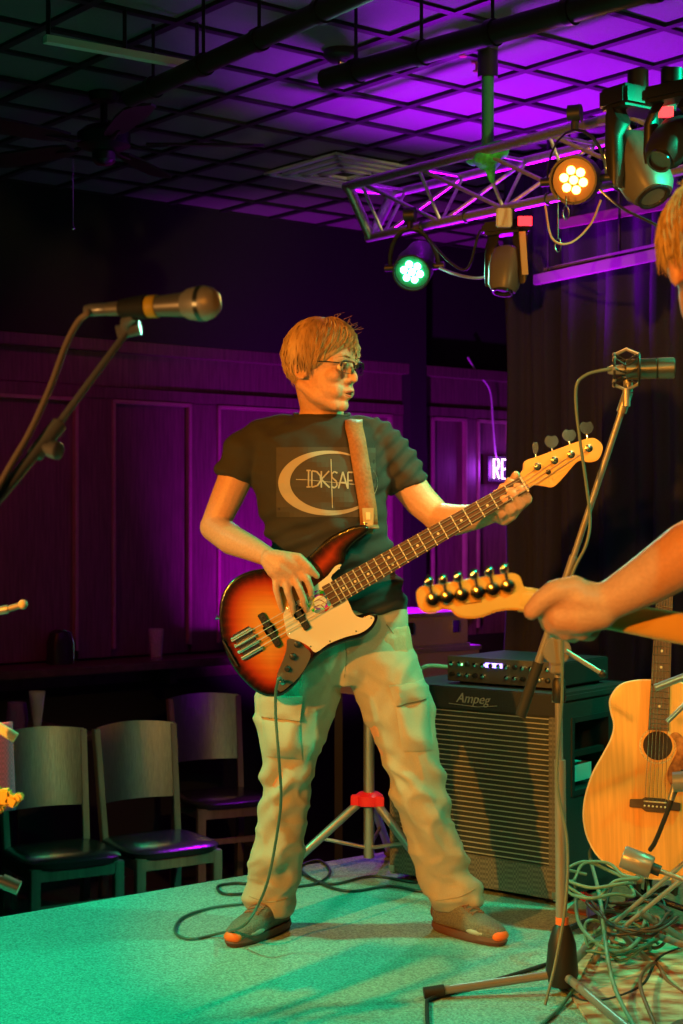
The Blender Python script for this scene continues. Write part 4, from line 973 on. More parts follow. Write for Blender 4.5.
# legs
legL = [(305, 640, 34, 0), (298, 690, 31, -.01), (291, 740, 25, -.03), (288, 775, 19, -.04), (282, 815, 19, -.02), (277, 860, 15, .0), (270, 905, 12, .03)]
legR = [(378, 640, 34, 0), (390, 700, 31, -.01), (405, 752, 24, -.03), (416, 790, 20, -.03), (431, 835, 19, -.01), (445, 875, 15, .0), (458, 908, 12, .02)]
for L_ in (legL, legR): body.chain([W(u, v, dd) for u, v, r, dd in L_], [px(r) for u, v, r, dd in L_], 14)
for (a, b2) in ((W(270, 905, .03), V(243, 935, 4.34)), (W(458, 908, .02), V(485, 930, 4.36))): body.chain([a-UP*.01, b2+UP*.0], [.036, .025], 12)
bme = remeshed(body, .0042, 4, .5)
link_mesh('body', bme, M_skin, man, smooth=True)
# face pieces
M_eye = mat('eye_white', (.75, .72, .66), .15); M_iris = mat('iris', (.10, .09, .06), .2); M_lip = mat('lips', (.50, .16, .12), .45); M_dark = mat('mouth_dark', (.04, .01, .01), .6)
for sg in (-1, 1):
    ec = H(.0745, .030*sg, -.001)
    e = MB().sph(ec, .0125, HM).build('eye', M_eye, man, smooth=True); MB().sph(ec+fw*.0085+lf*.0*sg-hu*.002, (.0048, .0055, .0055), HM).build('iris', M_iris, e, smooth=True)
    MB().tube([H(.086, .018*sg, .008), H(.0885, .030*sg, .0095), H(.080, .043*sg, .004)], [.003, .0042, .003], 8).build('eyelid', M_skin, man, smooth=True)
    MB().tube([H(.093, .014*sg, .026), H(.092, .032*sg, .030), H(.078, .05*sg, .024)], [.003, .004, .002], 8, flat=.6).build('eyebrow', M_hair, man, smooth=True)
mb = MB(); mb.tube([H(.0905, .018, -.066), H(.099, .006, -.0635), H(.099, -.006, -.0635), H(.0905, -.018, -.066)], [.001, .0036, .0036, .001], 8); mb.tube([H(.088, .015, -.0755), H(.0945, 0, -.0775), H(.088, -.015, -.0755)], [.001, .004, .001], 8); mb.build('lips', M_lip, man, smooth=True)
mb = MB(); mb.tube([H(.090, .015, -.0705), H(.0955, 0, -.0705), H(.090, -.015, -.0705)], [.001, .0032, .001], 8); mb.build('mouth_gap', M_dark, man, smooth=True)
mb = MB(); e0 = H(-.012, -.086, -.011); mb.sph(e0, (.011, .003, .018), HM); 
# hair: cap and many locks
rh = random.Random(5); hb = MB()
def HS(az, th, r=0.):      # az 0 = forward; th from crown
    sx, sy, sz = .104+r, .084+r, .104+r
    return H(-.008+sx*math.sin(th)*math.cos(az), sy*math.sin(th)*math.sin(az), .022+sz*math.cos(th))
def hair_end(az):
    a = abs((az+PI) % (2*PI)-PI)
    # forehead 72deg, temples 100, sides 118, back 128
    pts = [(0, 70), (.45, 78), (.85, 93), (1.25, 112), (1.7, 122), (2.3, 134), (PI, 138)]
    for (x0, y0), (x1, y1) in zip(pts, pts[1:]):
        if a <= x1: return math.radians(y0+(y1-y0)*(a-x0)/(x1-x0))
    return math.radians(138)
nA = 40
vs = []; fs = []
for j in range(nA):
    az = 2*PI*j/nA
    for i in range(13): vs.append(HS(az, hair_end(az)*.97*i/12, -.001))
for j in range(nA):
    for i in range(12):
        a = j*13+i; b2 = ((j+1) % nA)*13+i; fs.append((a, a+1, b2+1, b2))
cap = MB().add(vs, fs); hm = cap.mesh('hair_cap'); hc_ = link_mesh('hair_cap', hm, M_hair, man, smooth=True); so = hc_.modifiers.new('t', 'SOLIDIFY'); so.thickness = .006; so.offset = -1
for k in range(1500):
    az = rh.uniform(0, 2*PI); e_ = hair_end(az)*rh.uniform(.84, 1.06); s0 = rh.uniform(.02, .62); lift = rh.uniform(.0, .011); sw = rh.gauss(0, .10)
    front = max(0, math.cos(az))
    sweep = -.55*front          # fringe swept to one side
    pts = []
    for i in range(8):
        t = i/7; th = s0+(e_-s0)*t
        pts.append(HS(az+sw*t+sweep*t*t, th, lift*math.sin(PI*min(1, t*1.0+.1))+.002+(.008*t if rh.random() < .05 else 0)))
    r0 = rh.uniform(.0014, .0030); hb.tube(pts, [r0*.5, r0, r0, r0, r0, r0*.9, r0*.6, .0003], 4)
for k in range(16):          # stray wisps
    az = rh.uniform(-.6, .9); th = rh.uniform(.3, 1.1); p = HS(az, th, .0); n_ = (p-HCn).normalized()
    hb.tube([p, p+n_*.02+lf*rh.uniform(-.01, .01), p+n_*.03+fw*rh.uniform(-.005, .02)+lf*rh.uniform(-.02, .02)], [.0006, .0005, .0003], 4)
hb.build('hair', M_hair, man, smooth=True, auto=80)
# glasses
gl = thing('eyeglasses', 'black half rim eyeglasses worn by the bassist', 'glasses', H(.1, 0, 0)); 
M_lens = mat('spectacle_lens', (.9, .95, 1), .02, trans=1, ior=1.05, spec=.8)
for sg in (-1, 1):
    def LP(a, rr=1.0): 
        y = .032*sg+.0245*rr*math.copysign(abs(math.cos(a))**.6, math.cos(a)); z = -.001+.0165*rr*math.copysign(abs(math.sin(a))**.7, math.sin(a)); return H(.1055-.18*abs(y)*abs(y)/.05, y, z)
    lp = [LP(2*PI*k/28) for k in range(28)]
    MB().tube(lp[0:15], .0030, 6).build('rim', M_black, gl, smooth=True)
    MB().tube(lp[14:]+[lp[0]], .0009, 6).build('lower_rim', M_black, gl, smooth=True)
    MB().prism([p-fw*.0006 for p in lp], fw*.0012).build('lens', M_lens, gl)
    MB().tube([H(.088, .0565*sg, .008), H(.06, .073*sg, .009), H(-.01, .084*sg, .006), H(-.03, .086*sg, -.010)], .0026, 6, flat=.6).build('temple_arm', M_black, gl, smooth=True)
MB().tube([H(.105, .008, .006), H(.108, 0, .008), H(.105, -.008, .006)], .0018, 6).build('bridge', M_black, gl, smooth=True)
# ---- t-shirt
sh_ = MB()
sh_.loft([ring(322, 415, 25, 21, .012), ring(322, 420, 32, 26, .01), ring(321, 428, 58, 33, .005), ring(320, 440, 72, 38), ring(319, 458, 71, 43), ring(320, 490, 67, 46), ring(325, 525, 62, 45), ring(333, 560, 60, 44), ring(344, 592, 60, 43), ring(349, 610, 61, 43)], 40)
sh_.chain([W(285, 436, .01), W(262, 442, .005), W(248, 452, .0), W(239, 467, -.005)], [px(22), px(23), px(23), px(21)], 18)
sh_.tube([W(245, 450, 0), W(232.5, 478.5, -.01)], [px(21), px(20.5)], 20)
sh_.chain([W(358, 437, .01), W(378, 444, .01), W(390, 455, .02), W(398, 471, .03)], [px(22), px(23), px(23), px(21)], 18)
sh_.tube([W(391, 452, .03), W(409, 486, .035)], [px(22), px(21)], 20)
sme = remeshed(sh_, .007, 3, .5)
def fold(me, fn):
    me.update(); n = [v.normal.copy() for v in me.vertices]
    for v, k in zip(me.vertices, n): v.co += k*fn(v.co)
    me.update()
def shf(p):
    u = 341.5+(p.x)*F/p.y; v = HOR-(p.z-HC)*F/p.y
    a = noise.noise(Vector((u*.022+v*.012, v*.05-u*.03, 3)))*.010+noise.noise(Vector((u*.05, v*.09, 8)))*.004
    if u > 375 and v < 500: a += .004*math.sin((u+v)*.35)
    if v > 500: a += .006*math.sin(v*.32+u*.12)*min(1, (v-500)/40)
    if v < 420: a *= .2
    return a+.001
fold(sme, shf)
SB = bvh(sme)
tee = link_mesh('t_shirt', sme, M_shirt, man, smooth=True)
mb = MB(); mb.ringp(W(321.5, 414, .008), .078, .005, Matrix(((1, 0, 0), (0, .72, .1), (0, .0, 1))).to_3x3(), 32, 8); 
pts = [W(322+27*math.cos(a), 414+9*-math.sin(a)*1.0, 0) for a in []]
def shirt_hit(u, v, off, d=D0-.12):
    o_ = V(u, v, d); h = SB.ray_cast(Vector((o_.x, 3.5, o_.z)), Vector((0, 1, 0)))
    return (h[0]-Vector((0, off, 0))) if h[0] is not None else None
def decal(cells, name, m, par_, off=.0022, label=None):
    """cells: list of quads/polys in photo coords laid on the shirt front"""
    mb = MB()
    for poly in cells:
        ps = [shirt_hit(u, v, off) for u, v in poly]
        if any(p is None for p in ps): continue
        ys = [p.y for p in ps]
        if max(ys)-min(ys) > .06: continue
        mb.add(ps, [tuple(range(len(ps)))])
    return mb.build(name, m, par_, label, smooth=True, auto=80) if mb.f else None
M_print = mat('print_pale', (.42, .38, .32), .8); M_pbox = mat('print_box', (.066, .058, .052), .85)
cells = []
for i in range(22):
    for j in range(14):
        f_ = lambda a, b2: (276+a*(100)/22+(b2/14)*5*0, 447+b2*(70)/14+(a/22)*-2*0)
        cells.append([f_(i, j), f_(i+1, j), f_(i+1, j+1), f_(i, j+1)])
decal(cells, 'print_field', M_pbox, tee, .0016, 'square printed field on the chest')
cells = []
N_ = 72
for k in range(N_):
    def rp(a, s, m_):
        o_ = (328+(50)*math.cos(a), 483+(32.5)*math.sin(a)); i_ = (334+44*math.cos(a), 482+28.5*math.sin(a)); return (o_[0]+(i_[0]-o_[0])*s, o_[1]+(i_[1]-o_[1])*s)
    a0, a1 = 2*PI*k/N_, 2*PI*(k+1)/N_
    for s in (0, .5): cells.append([rp(a0, s, 0), rp(a1, s, 0), rp(a1, s+.5, 0), rp(a0, s+.5, 0)])
decal(cells, 'print_swoosh', M_print, tee, .0030, 'pale crescent ring print')
def stroke(pts, w_):
    out = []
    for (x0, y0), (x1, y1) in zip(pts, pts[1:]):
        L_ = math.hypot(x1-x0, y1-y0); n = max(1, int(L_/3)); nx, ny = -(y1-y0)/L_*w_/2, (x1-x0)/L_*w_/2
        for k in range(n):
            a, b2 = k/n, (k+1)/n; p = (x0+(x1-x0)*a, y0+(y1-y0)*a); r = (x0+(x1-x0)*b2, y0+(y1-y0)*b2)
            out.append([(p[0]-nx, p[1]-ny), (r[0]-nx, r[1]-ny), (r[0]+nx, r[1]+ny), (p[0]+nx, p[1]+ny)])
    return out
LET = {'I': [[(0, 0), (.6, 0)], [(.3, 0), (.3, 1)], [(0, 1), (.6, 1)]], 'D': [[(0, 0), (0, 1), (.45, .9), (.75, .6), (.7, .3), (.4, .05), (0, 0)]],
       'K': [[(0, 0), (0, 1)], [(.7, 0), (0, .5), (.75, 1)]], 'S': [[(.65, .1), (.35, 0), (.08, .15), (.1, .35), (.55, .6), (.62, .85), (.35, 1), (.05, .9)]],
       'A': [[(0, 1), (.38, 0), (.8, 1)], [(.15, .65), (.65, .65)]], 'F': [[(0, 1), (0, 0), (.6, 0)], [(0, .5), (.5, .5)]]}
cells = []
x = 306.5
for k, chh in enumerate('IDKSAF'):
    wd = {'I': 7, 'D': 12, 'K': 11, 'S': 10, 'A': 11.5, 'F': 9}[chh]; y0 = 470.5+(k*.35); hh = 16.5
    for st_ in LET[chh]: cells += stroke([(x+a*wd, y0+b2*hh) for a, b2 in st_], 1.5)
    x += {'I': 5.4, 'D': 9.5, 'K': 9.5, 'S': 7.6, 'A': 9.4, 'F': 7}[chh]
cells += stroke([(331, 459), (332.5, 508)], .9)+stroke([(296, 479.5), (306, 479.8)], .8)+stroke([(350, 484), (361, 484.5)], .8)+stroke([(306, 479.8), (350, 484)], .5)
decal(cells, 'print_letters', M_print, tee, .0040, 'thin pale lettering and crosshair lines')
# collar rib
col_pts = []
for k in range(41):
    a = 2*PI*k/40; p = W(322+27.5*math.cos(a), 414+(4.5*math.sin(-a) if math.sin(a) < 0 else -1.2*math.sin(a)), 0); p.y = D0+.012+px(22.5)*math.sin(a); col_pts.append(p)
MB().tube(col_pts, .0048, 8).build('collar', M_shirt, tee, smooth=True)
# ---- trousers
tr_ = MB()
def lring(u, v, a, dd=0, b=None, slope=0): 
    c = W(u, v, dd); return (c, Vector((px(a), 0, -slope*px(a))), Vector((0, px(b if b else a*.92), 0)))
tr_.loft([lring(350, 602, 56, 0, 39), lring(350, 615, 58, 0, 40), lring(348, 640, 60, 0, 41), lring(346, 668, 56, 0, 38), lring(345, 684, 38, 0, 30)], 36)
tr_.loft([lring(318, 640, 34, 0, 36), lring(304, 668, 42, 0, 38), lring(298, 700, 40, -.005, 36), lring(293, 735, 35, -.02), lring(289, 765, 27, -.03), lring(286, 795, 23, -.03), lring(281, 825, 24, -.02), lring(276, 852, 26, -.01), lring(276, 876, 23.5, .01), lring(271, 897, 25.5, .03, 24), lring(269, 911, 24, .035, 23, .12)], 32)
tr_.loft([lring(372, 640, 35, 0, 36), lring(383, 668, 40, 0, 38), lring(392, 700, 37, -.005, 35), lring(403, 735, 32, -.02), lring(411, 765, 28, -.03), lring(421, 800, 27.5, -.03), lring(433, 838, 28, -.01), lring(442, 868, 25, .01), lring(452, 888, 27, .02, 25), lring(460, 905, 24, .025, 24, -.18)], 32)
tme = remeshed(tr_, .0075, 3, .5)
def trf(p):
    u = 341.5+(p.x)*F/p.y; v = HOR-(p.z-HC)*F/p.y
    if v < 625: return .001
    L_ = u < 344
    s = (u-290+ (v-640)*.10) if L_ else (u-380-(v-640)*.32)
    k = min(1, (v-625)/60)
    a = noise.noise(Vector((s*.035, v*.020+s*.022*(1 if L_ else -1), 1 if L_ else 6)))*.017
    a += noise.noise(Vector((s*.05+v*.02, v*.04+s*.03, 11)))*.006
    rg_ = 1-abs(noise.noise(Vector((s*.022+v*.012*(1 if L_ else -1), v*.016-s*.018*(1 if L_ else -1), 21)))); a += .0075*max(0, rg_-.78)/.22
    rg_ = 1-abs(noise.noise(Vector((s*.03-v*.02, v*.03+s*.02, 31)))); a += .0045*max(0, rg_-.80)/.2
    low = max(0, (v-840)/70); a += low*.006*math.sin(v*.22+s*.09+4.0*noise.noise(Vector((s*.04, v*.02, 3))))
    knee = math.exp(-((v-785)/34)**2); a += knee*.005*math.sin(v*.20+(s*.16 if L_ else -s*.16)+3*noise.noise(Vector((s*.05, v*.03, 2))))
    hem = max(0, min(1, (v-900)/8)); 
    return a*k*(1-.6*hem)
fold(tme, trf)
TBV = bvh(tme)
tro = link_mesh('trousers', tme, M_trous, man, label='loose tan cargo trousers', smooth=True)
def thit(u, v, off, d=D0-.12, dirx=0.):
    o_ = V(u, v, d); h = TBV.ray_cast(Vector((o_.x, 3.5, o_.z)), Vector((0, 1, 0)))
    return (h[0]-Vector((0, off, 0))) if h[0] is not None else None
def patch(name, quad, off, thick, m, nx=10, ny=12, puff=.0):
    """patch of cloth on the trousers: quad = 4 photo corners"""
    (a, b2, c_, d_) = [Vector((q_[0], q_[1], 0)) for q_ in quad]; grid = []
    lasty = D0-.1
    for j in range(ny+1):
        row = []
        for i in range(nx+1):
            s, t = i/nx, j/ny; p = (a*(1-s)+b2*s)*(1-t)+(d_*(1-s)+c_*s)*t
            edge_ = min(1, 4*min(s, 1-s))*min(1, 4*min(t, 1-t))
            h = thit(p.x, p.y, off+puff*edge_)
            if h is None: o_ = V(p.x, p.y, D0-.02); h = Vector((o_.x, lasty+.01, o_.z))
            lasty = h.y; row.append(h)
        grid.append(row)
    # relax
    for _ in range(2):
        for j in range(1, ny):
            for i in range(1, nx): grid[j][i].y = min(grid[j][i].y, (grid[j-1][i].y+grid[j+1][i].y+grid[j][i-1].y+grid[j][i+1].y)/4)
    vs = [p for r in grid for p in r]; vs2 = [p+Vector((0, thick, 0)) for p in vs]; n = len(vs); fs = []
    for j in range(ny):
        for i in range(nx):
            k = j*(nx+1)+i; fs += [(k, k+1, k+nx+2, k+nx+1), (n+k, n+k+nx+1, n+k+nx+2, n+k+1)]
    bd_ = [(i, i+1) for i in range(nx)]+[(ny*(nx+1)+i+1, ny*(nx+1)+i) for i in range(nx)]+[((j+1)*(nx+1), j*(nx+1)) for j in range(ny)]+[(j*(nx+1)+nx, (j+1)*(nx+1)+nx) for j in range(ny)]
    fs += [(b_, a_, n+a_, n+b_) for a_, b_ in bd_]
    o = MB().add(vs+vs2, fs).build(name, m, tro, smooth=True, auto=50); return o
patch('cargo_pocket', [(260, 716), (300, 716), (302, 760), (266, 758)], .004, .02, M_trous, puff=.014)
patch('pocket_flap', [(257, 698), (303, 696), (300, 720), (259, 718)], .018, .014, M_trous, puff=.004)
patch('cargo_pocket', [(395, 700), (430, 702), (434, 752), (402, 752)], .004, .02, M_trous, puff=.014)
patch('pocket_flap', [(389, 686), (426, 682), (429, 700), (396, 706)], .018, .014, M_trous, puff=.004)
# seam lines: fly, hems, side seams
M_seam = mat('seam_thread', (.36, .29, .19), .9)
def seam(pts, nm='seam', r=.0016, off=.001):
    ps = []
    for (a, b2), (c_, d_) in zip(pts, pts[1:]):
        for k in range(6):
            h = thit(a+(c_-a)*k/6, b2+(d_-b2)*k/6, off)
            if h is not None: ps.append(h)
    if len(ps) > 2: MB().tube(ps, r, 5).build(nm, M_seam, tro)
seam([(345, 622), (346, 660), (344, 682)]); seam([(247, 905), (268, 909), (290, 906)]); seam([(437, 907), (460, 903), (481, 895)])
seam([(387, 625), (398, 640), (407, 650)]); seam([(311, 640), (304, 662), (300, 690)])
# belt loop/waist covered by tee hem
# ---- shoes
M_sh1 = mat('shoe_mesh', (.16, .15, .12), .75, bump=.5, scale=260, vary=.3); M_sole = mat('shoe_sole', (.12, .05, .035), .7); M_or = mat('orange_toe', (.85, .16, .02), .55); M_pan = mat('shoe_panel', (.40, .42, .38), .5); M_lace = mat('laces', (.25, .12, .07), .8)
def shoe(heel, toe, label_side):
    heel = Vector((heel[0], heel[1], 0)); toe = Vector((toe[0], toe[1], 0)); L_ = (toe-heel).length; fx = (toe-heel)/L_; fy = UP.cross(fx)
    def S_(x, y, z): return heel+fx*x*L_+fy*y+UP*z
    prof = [(0.0, .020), (.06, .034), (.2, .038), (.45, .036), (.68, .047), (.85, .043), (.95, .028), (1., .010)]
    low = [S_(x, w_, .002) for x, w_ in prof]+[S_(x, -w_, .002) for x, w_ in reversed(prof)]
    root_sole = MB()
    n = len(prof)
    root_sole.loft([(S_(0.5, 0, z), fx*0, fy*0) for z in []] or [(S_(.5, 0, .002), fx*.48*L_, fy*.040), (S_(.5, 0, .012), fx*.505*L_, fy*.045), (S_(.49, 0, .024), fx*.49*L_, fy*.042)], 36, 2.6)
    up = MB()
    st = [(.03, .022, .045, .085), (.12, .034, .050, .105), (.28, .036, .052, .105), (.45, .038, .045, .085), (.62, .043, .036, .062), (.78, .042, .031, .050), (.92, .030, .026, .038), (.985, .014, .022, .028)]
    rings = [(S_(x, 0, .014+zh*.44), fy*w_, UP*(zh*.50)) for x, w_, _, zh in st]
    up.loft(rings, 24, 2.5); up.chain([S_(.16, 0, .08), S_(.17, 0, .115)], [.038, .037])
    me = remeshed(up, .005, 3); SBV = bvh(me); ob = link_mesh('shoe', me, M_sh1, man, smooth=True); root_sole.build('shoe_sole', M_sole, ob, smooth=True)
    MB().sph(S_(.945, 0, .026), (L_*.062, .028, .016), Matrix((fx, fy, UP)).transposed()).build('toe_bumper', M_or, ob, smooth=True)
    for sg in (-1, 1):
        MB().sph(S_(.70, .026*sg, .032), (L_*.17, .018, .014), Matrix((fx, fy, UP)).transposed()).build('side_panel', M_pan, ob, smooth=True)
        MB().sph(S_(.02, 0, .05), (.010, .022, .025), Matrix((fx, fy, UP)).transposed()).build('heel_counter', M_sole, ob, smooth=True) if sg > 0 else None
    def tp(x, y):
        h = SBV.ray_cast(S_(x, y, .3), Vector((0, 0, -1))); return (h[0] if h[0] is not None else S_(x, y, .06))+UP*.002
    for k in range(5):
        x = .38+.055*k; MB().tube([tp(x, -.022), tp(x+.015, 0), tp(x+.03, .022)], .0026, 6).build('lace', M_lace, ob, smooth=True)
        MB().tube([tp(x, .022), tp(x+.015, 0)+UP*.002, tp(x+.03, -.022)], .0026, 6).build('lace', M_lace, ob, smooth=True)
    for sg in (-1, 1):
        p = tp(.40, 0); MB().tube([p, p+fy*sg*.02+UP*.014, p+fy*sg*.034+UP*.004+fx*.01, p+fy*sg*.02-UP*.002+fx*.012, p], .002, 6).build('lace_bow', M_lace, ob, smooth=True)
    MB().tube([S_(.17, 0, .10), S_(.165, 0, .16)], [.037, .036], 18).build('sock', M_rubber, man, smooth=True)
shoe((-.155, 4.50), (-.298, 4.262), 'l'); shoe((.262, 4.475), (.435, 4.275), 'r')
# ================================================================ electric bass
BD = 4.235
bs = thing('bass_guitar', 'sunburst electric bass with white pickguard played by the bassist', 'bass guitar', V(290, 640, BD))
def Bp(u, v, off=0.): p = V(u, v, BD); return Vector((p.x, p.y-off, p.z))       # off: towards the viewer, 0 = back of body
TH = .042
bo = [(366.5, 525.6), (357, 525), (346, 528.5), (328, 538), (310, 555), (299, 562), (279, 567), (255, 569.5), (236.6, 577), (224.5, 591), (220, 610), (222, 635), (231, 661), (246, 681), (264, 694), (282, 694), (297, 682), (308, 665), (324.5, 650), (346, 641), (361, 637), (373, 627), (377.5, 615), (370, 611.6), (357, 615), (346, 610), (338, 600), (326, 585), (335, 572), (344.6, 562), (346.4, 551), (357, 540), (368, 531)]
bol = spline2(bo, 5)
bmeb = MB().prism([Bp(u, v, 0) for u, v in bol], (0, -TH, 0))
bm2 = remeshed(bmeb, .0032, 5, .6)
segs = [(Vector((a[0], a[1])), Vector((b2[0], b2[1]))) for a, b2 in zip(bol, bol[1:]+bol[:1])]
att = bm2.attributes.new('burst', 'FLOAT', 'POINT')
vals = []
for v_ in bm2.vertices:
    u = 341.5+v_.co.x*F/BD; v = HOR-(v_.co.z-HC)*F/BD; p = Vector((u, v)); dm = 1e9
    for a, b2 in segs[::2]:
        dm = min(dm, (p-a).length_squared)
    dm = math.sqrt(dm)
    if v_.co.y > BD-TH*.75: dm = min(dm, 1)
    vals.append(min(1, dm/42))
att.data.foreach_set('value', vals)
M_burst = bpy.data.materials.new('sunburst'); M_burst.use_nodes = True; nt = M_burst.node_tree; b_ = nt.nodes['Principled BSDF']
an = nt.nodes.new('ShaderNodeAttribute'); an.attribute_name = 'burst'; rp_ = nt.nodes.new('ShaderNodeValToRGB'); nt.links.new(an.outputs['Fac'], rp_.inputs[0])
cr = rp_.color_ramp; cr.elements[0].position = .10; cr.elements[0].color = (.006, .003, .002, 1); cr.elements[1].position = .95; cr.elements[1].color = (.85, .34, .06, 1)
for p_, c_ in ((.20, (.10, .008, .004, 1)), (.34, (.48, .04, .01, 1)), (.58, (.75, .16, .02, 1))): e = cr.elements.new(p_); e.color = c_
nz = nt.nodes.new('ShaderNodeTexNoise'); mpg = nt.nodes.new('ShaderNodeMapping'); tcn = nt.nodes.new('ShaderNodeTexCoord'); mpg.inputs['Rotation'].default_value = (0, .5, 0); mpg.inputs['Scale'].default_value = (3, 3, 60); nt.links.new(tcn.outputs['Object'], mpg.inputs[0]); nt.links.new(mpg.outputs[0], nz.inputs['Vector']); nz.inputs['Scale'].default_value = 1.5
mxn = nt.nodes.new('ShaderNodeMix'); mxn.data_type = 'RGBA'; mxn.blend_type = 'MULTIPLY'; mxn.inputs[0].default_value = .35
nt.links.new(rp_.outputs[0], mxn.inputs[6]); nt.links.new(nz.outputs['Fac'], mxn.inputs[7]); nt.links.new(mxn.outputs[2], b_.inputs['Base Color'])
b_.inputs['Roughness'].default_value = .22; b_.inputs['Coat Weight'].default_value = .6; b_.inputs['Coat Roughness'].default_value = .06
link_mesh('body', bm2, M_burst, bs, smooth=True)
f0 = TH+.0005
def plate(pts, o0, th, nm, m, label=None, bev=0, sp=0):
    if sp: pts = spline2(pts, sp)
    return MB().prism([Bp(u, v, o0) for u, v in pts], (0, -th, 0)).build(nm, m, bs, label, bevel=bev)
M_pg = mat('white_pickguard', (.78, .66, .52), .35)
plate([(341.5, 564), (338, 569), (331, 577), (338, 586), (348, 600), (354, 613), (362, 617), (369, 614.5), (374, 617), (370, 625), (360, 632), (345, 636), (328, 643), (316, 651), (309, 645), (300, 640), (289, 636), (286, 626), (284, 614), (288, 606), (298, 600), (308, 592), (318, 583), (328, 575), (335, 566)], f0, .0022, 'pickguard', M_pg, sp=3)
for u, v in ((339, 568), (371, 617), (356, 630), (330, 640), (311, 645), (290, 632), (288, 607)): MB().lathe(Bp(u, v, f0+.002), (0, -1, 0), [(0, .0028), (.001, .0022), (.0014, 0)], 8).build('screw', M_chrome, bs)
plate([(288, 638), (297, 639), (304, 645), (311, 652), (307, 664), (298, 677), (290, 684), (281, 690), (277, 683), (278, 672), (283, 660), (287, 648)], f0+.0002, .0025, 'control_plate', mat('control_plate', (.42, .38, .33), .28, metal=.9), sp=3)
for u, v, r in ((298, 643, .0085), (293.5, 655, .0085), (288, 667, .0075)):
    MB().lathe(Bp(u, v, f0+.002), (0, -1, 0), [(0, r*1.1), (.003, r*1.1), (.004, r), (.013, r*.9), (.0145, r*.7), (.0146, 0)], 18).build('knob', M_black, bs, smooth=True)
MB().lathe(Bp(283, 680, f0+.002), (0, -1, 0), [(0, .008), (.004, .008), (.005, .005), (.005, 0)], 16).build('jack_socket', M_chrome, bs, smooth=True)
ua = Vector((272, 156)).normalized(); nx_, ny_ = (250, 641), (522, 484.5)
axn = Vector((ny_[0]-nx_[0], ny_[1]-nx_[1])); axl = axn.length; axn.normalize(); pn = Vector((axn.y, -axn.x))   # pn points to the upper-left side of the neck
if pn.y > 0: pn = -pn
def N(t, s, off): return Bp(nx_[0]+axn.x*t*axl+pn.x*s, nx_[1]+axn.y*t*axl+pn.y*s, off)
A3 = (N(1, 0, 0)-N(0, 0, 0)).normalized(); S3 = (N(0, 1, 0)-N(0, 0, 0)).normalized(); NMx = Matrix((A3, Y, S3)).transposed()
# fretboard and neck
t0 = .285
def NQ(t, s, off): return N(t, s, off)
hw = lambda t: 11.6-(t-t0)/(1-t0)*3.6
def slab(t_a, t_b, h0, h1, o0, o1, m, nm):
    vs = [N(t_a, -h0, o0), N(t_a, h0, o0), N(t_b, h1, o0), N(t_b, -h1, o0), N(t_a, -h0, o1), N(t_a, h0, o1), N(t_b, h1, o1), N(t_b, -h1, o1)]
    return MB().add(vs, [(0, 1, 2, 3), (7, 6, 5, 4), (0, 4, 5, 1), (1, 5, 6, 2), (2, 6, 7, 3), (3, 7, 4, 0)]).build(nm, m, bs, bevel=.001)
M_maple = mat('maple_neck', (.72, .40, .13), .3, vary=.08, scale=14, coat=.4)
mb = MB(); mb.loft([(N(t0+.02, 0, TH-.009), S3*px(11), Y*.012), (N(.5, 0, TH-.008), S3*px(10), Y*.012), (N(.985, 0, TH-.006), S3*px(7.8), Y*.010)], 18); mb.build('neck', M_maple, bs, smooth=True)
slab(t0, .995, hw(t0), hw(1), TH+.003, TH+.0095, M_fret, 'fretboard')
fb = TH+.0095
for k in range(1, 21):
    t = 1-(1-2**(-k/12)); t = 2**(-k/12); t = 1-(1-t)
    h = hw(t)
    if t > t0: MB().bar(N(t, -h, fb+.0006), N(t, h, fb+.0006), .0030, .003, up=(0, -1, 0)).build('fret', mat('fret_wire', (.72, .68, .58), .35, metal=.3), bs)
for k in (3, 5, 7, 9, 12, 15, 17, 19):
    t = (2**(-k/12)+2**(-(k-1)/12))/2
    for s in ((0,) if k != 12 else (-4, 4)):
        MB().lathe(N(t, s, fb), (0, -1, 0), [(0, .0036), (.0004, .0036), (.0005, 0)], 10).build('fret_marker', M_bind, bs)
MB().bar(N(1, -8.2, fb), N(1, 8.2, fb), .005, .005, up=(0, -1, 0)).build('nut', M_bind, bs)
# bridge
mb = MB(); mb.box(N(-.005, 0, f0+.0015), (.050, .003, .076), NMx); mb.build('bridge_plate', M_chrome, bs, bevel=.001)
mb = MB(); mb.box(N(-.068, 0, f0+.006), (.004, .012, .076), NMx); mb.build('bridge_wall', M_chrome, bs)
for k in range(4):
    s = (-1.5+k)*7.0; MB().cyl(N(-.045, s, f0+.008), N(.03, s, f0+.008), .0052, n=12).build('saddle', M_chrome, bs, smooth=True)
# pickups
for t, in ((.215,), (.115,)):
    pc_ = N(t-.055, 0, 0) if 0 else None
def pickup(u, v, lab=None):
    c = Bp(u, v, f0+.006); mb = MB(); mb.box(c, (.019, .010, .098), NMx)
    for sg in (-1, 1): mb.box(c+S3*sg*.0, (.028, .008, .03), NMx)
    mb.build('pickup', M_black, bs, bevel=.002)
    for k in range(8):
        s = (-3.5+k)*.0108; MB().lathe(c+S3*s-Y*.005, (0, -1, 0), [(0, .0032), (.001, .003), (.0011, 0)], 8).build('pole_piece', M_chrome, bs)
pickup(270.5, 628.5); pickup(299, 612)
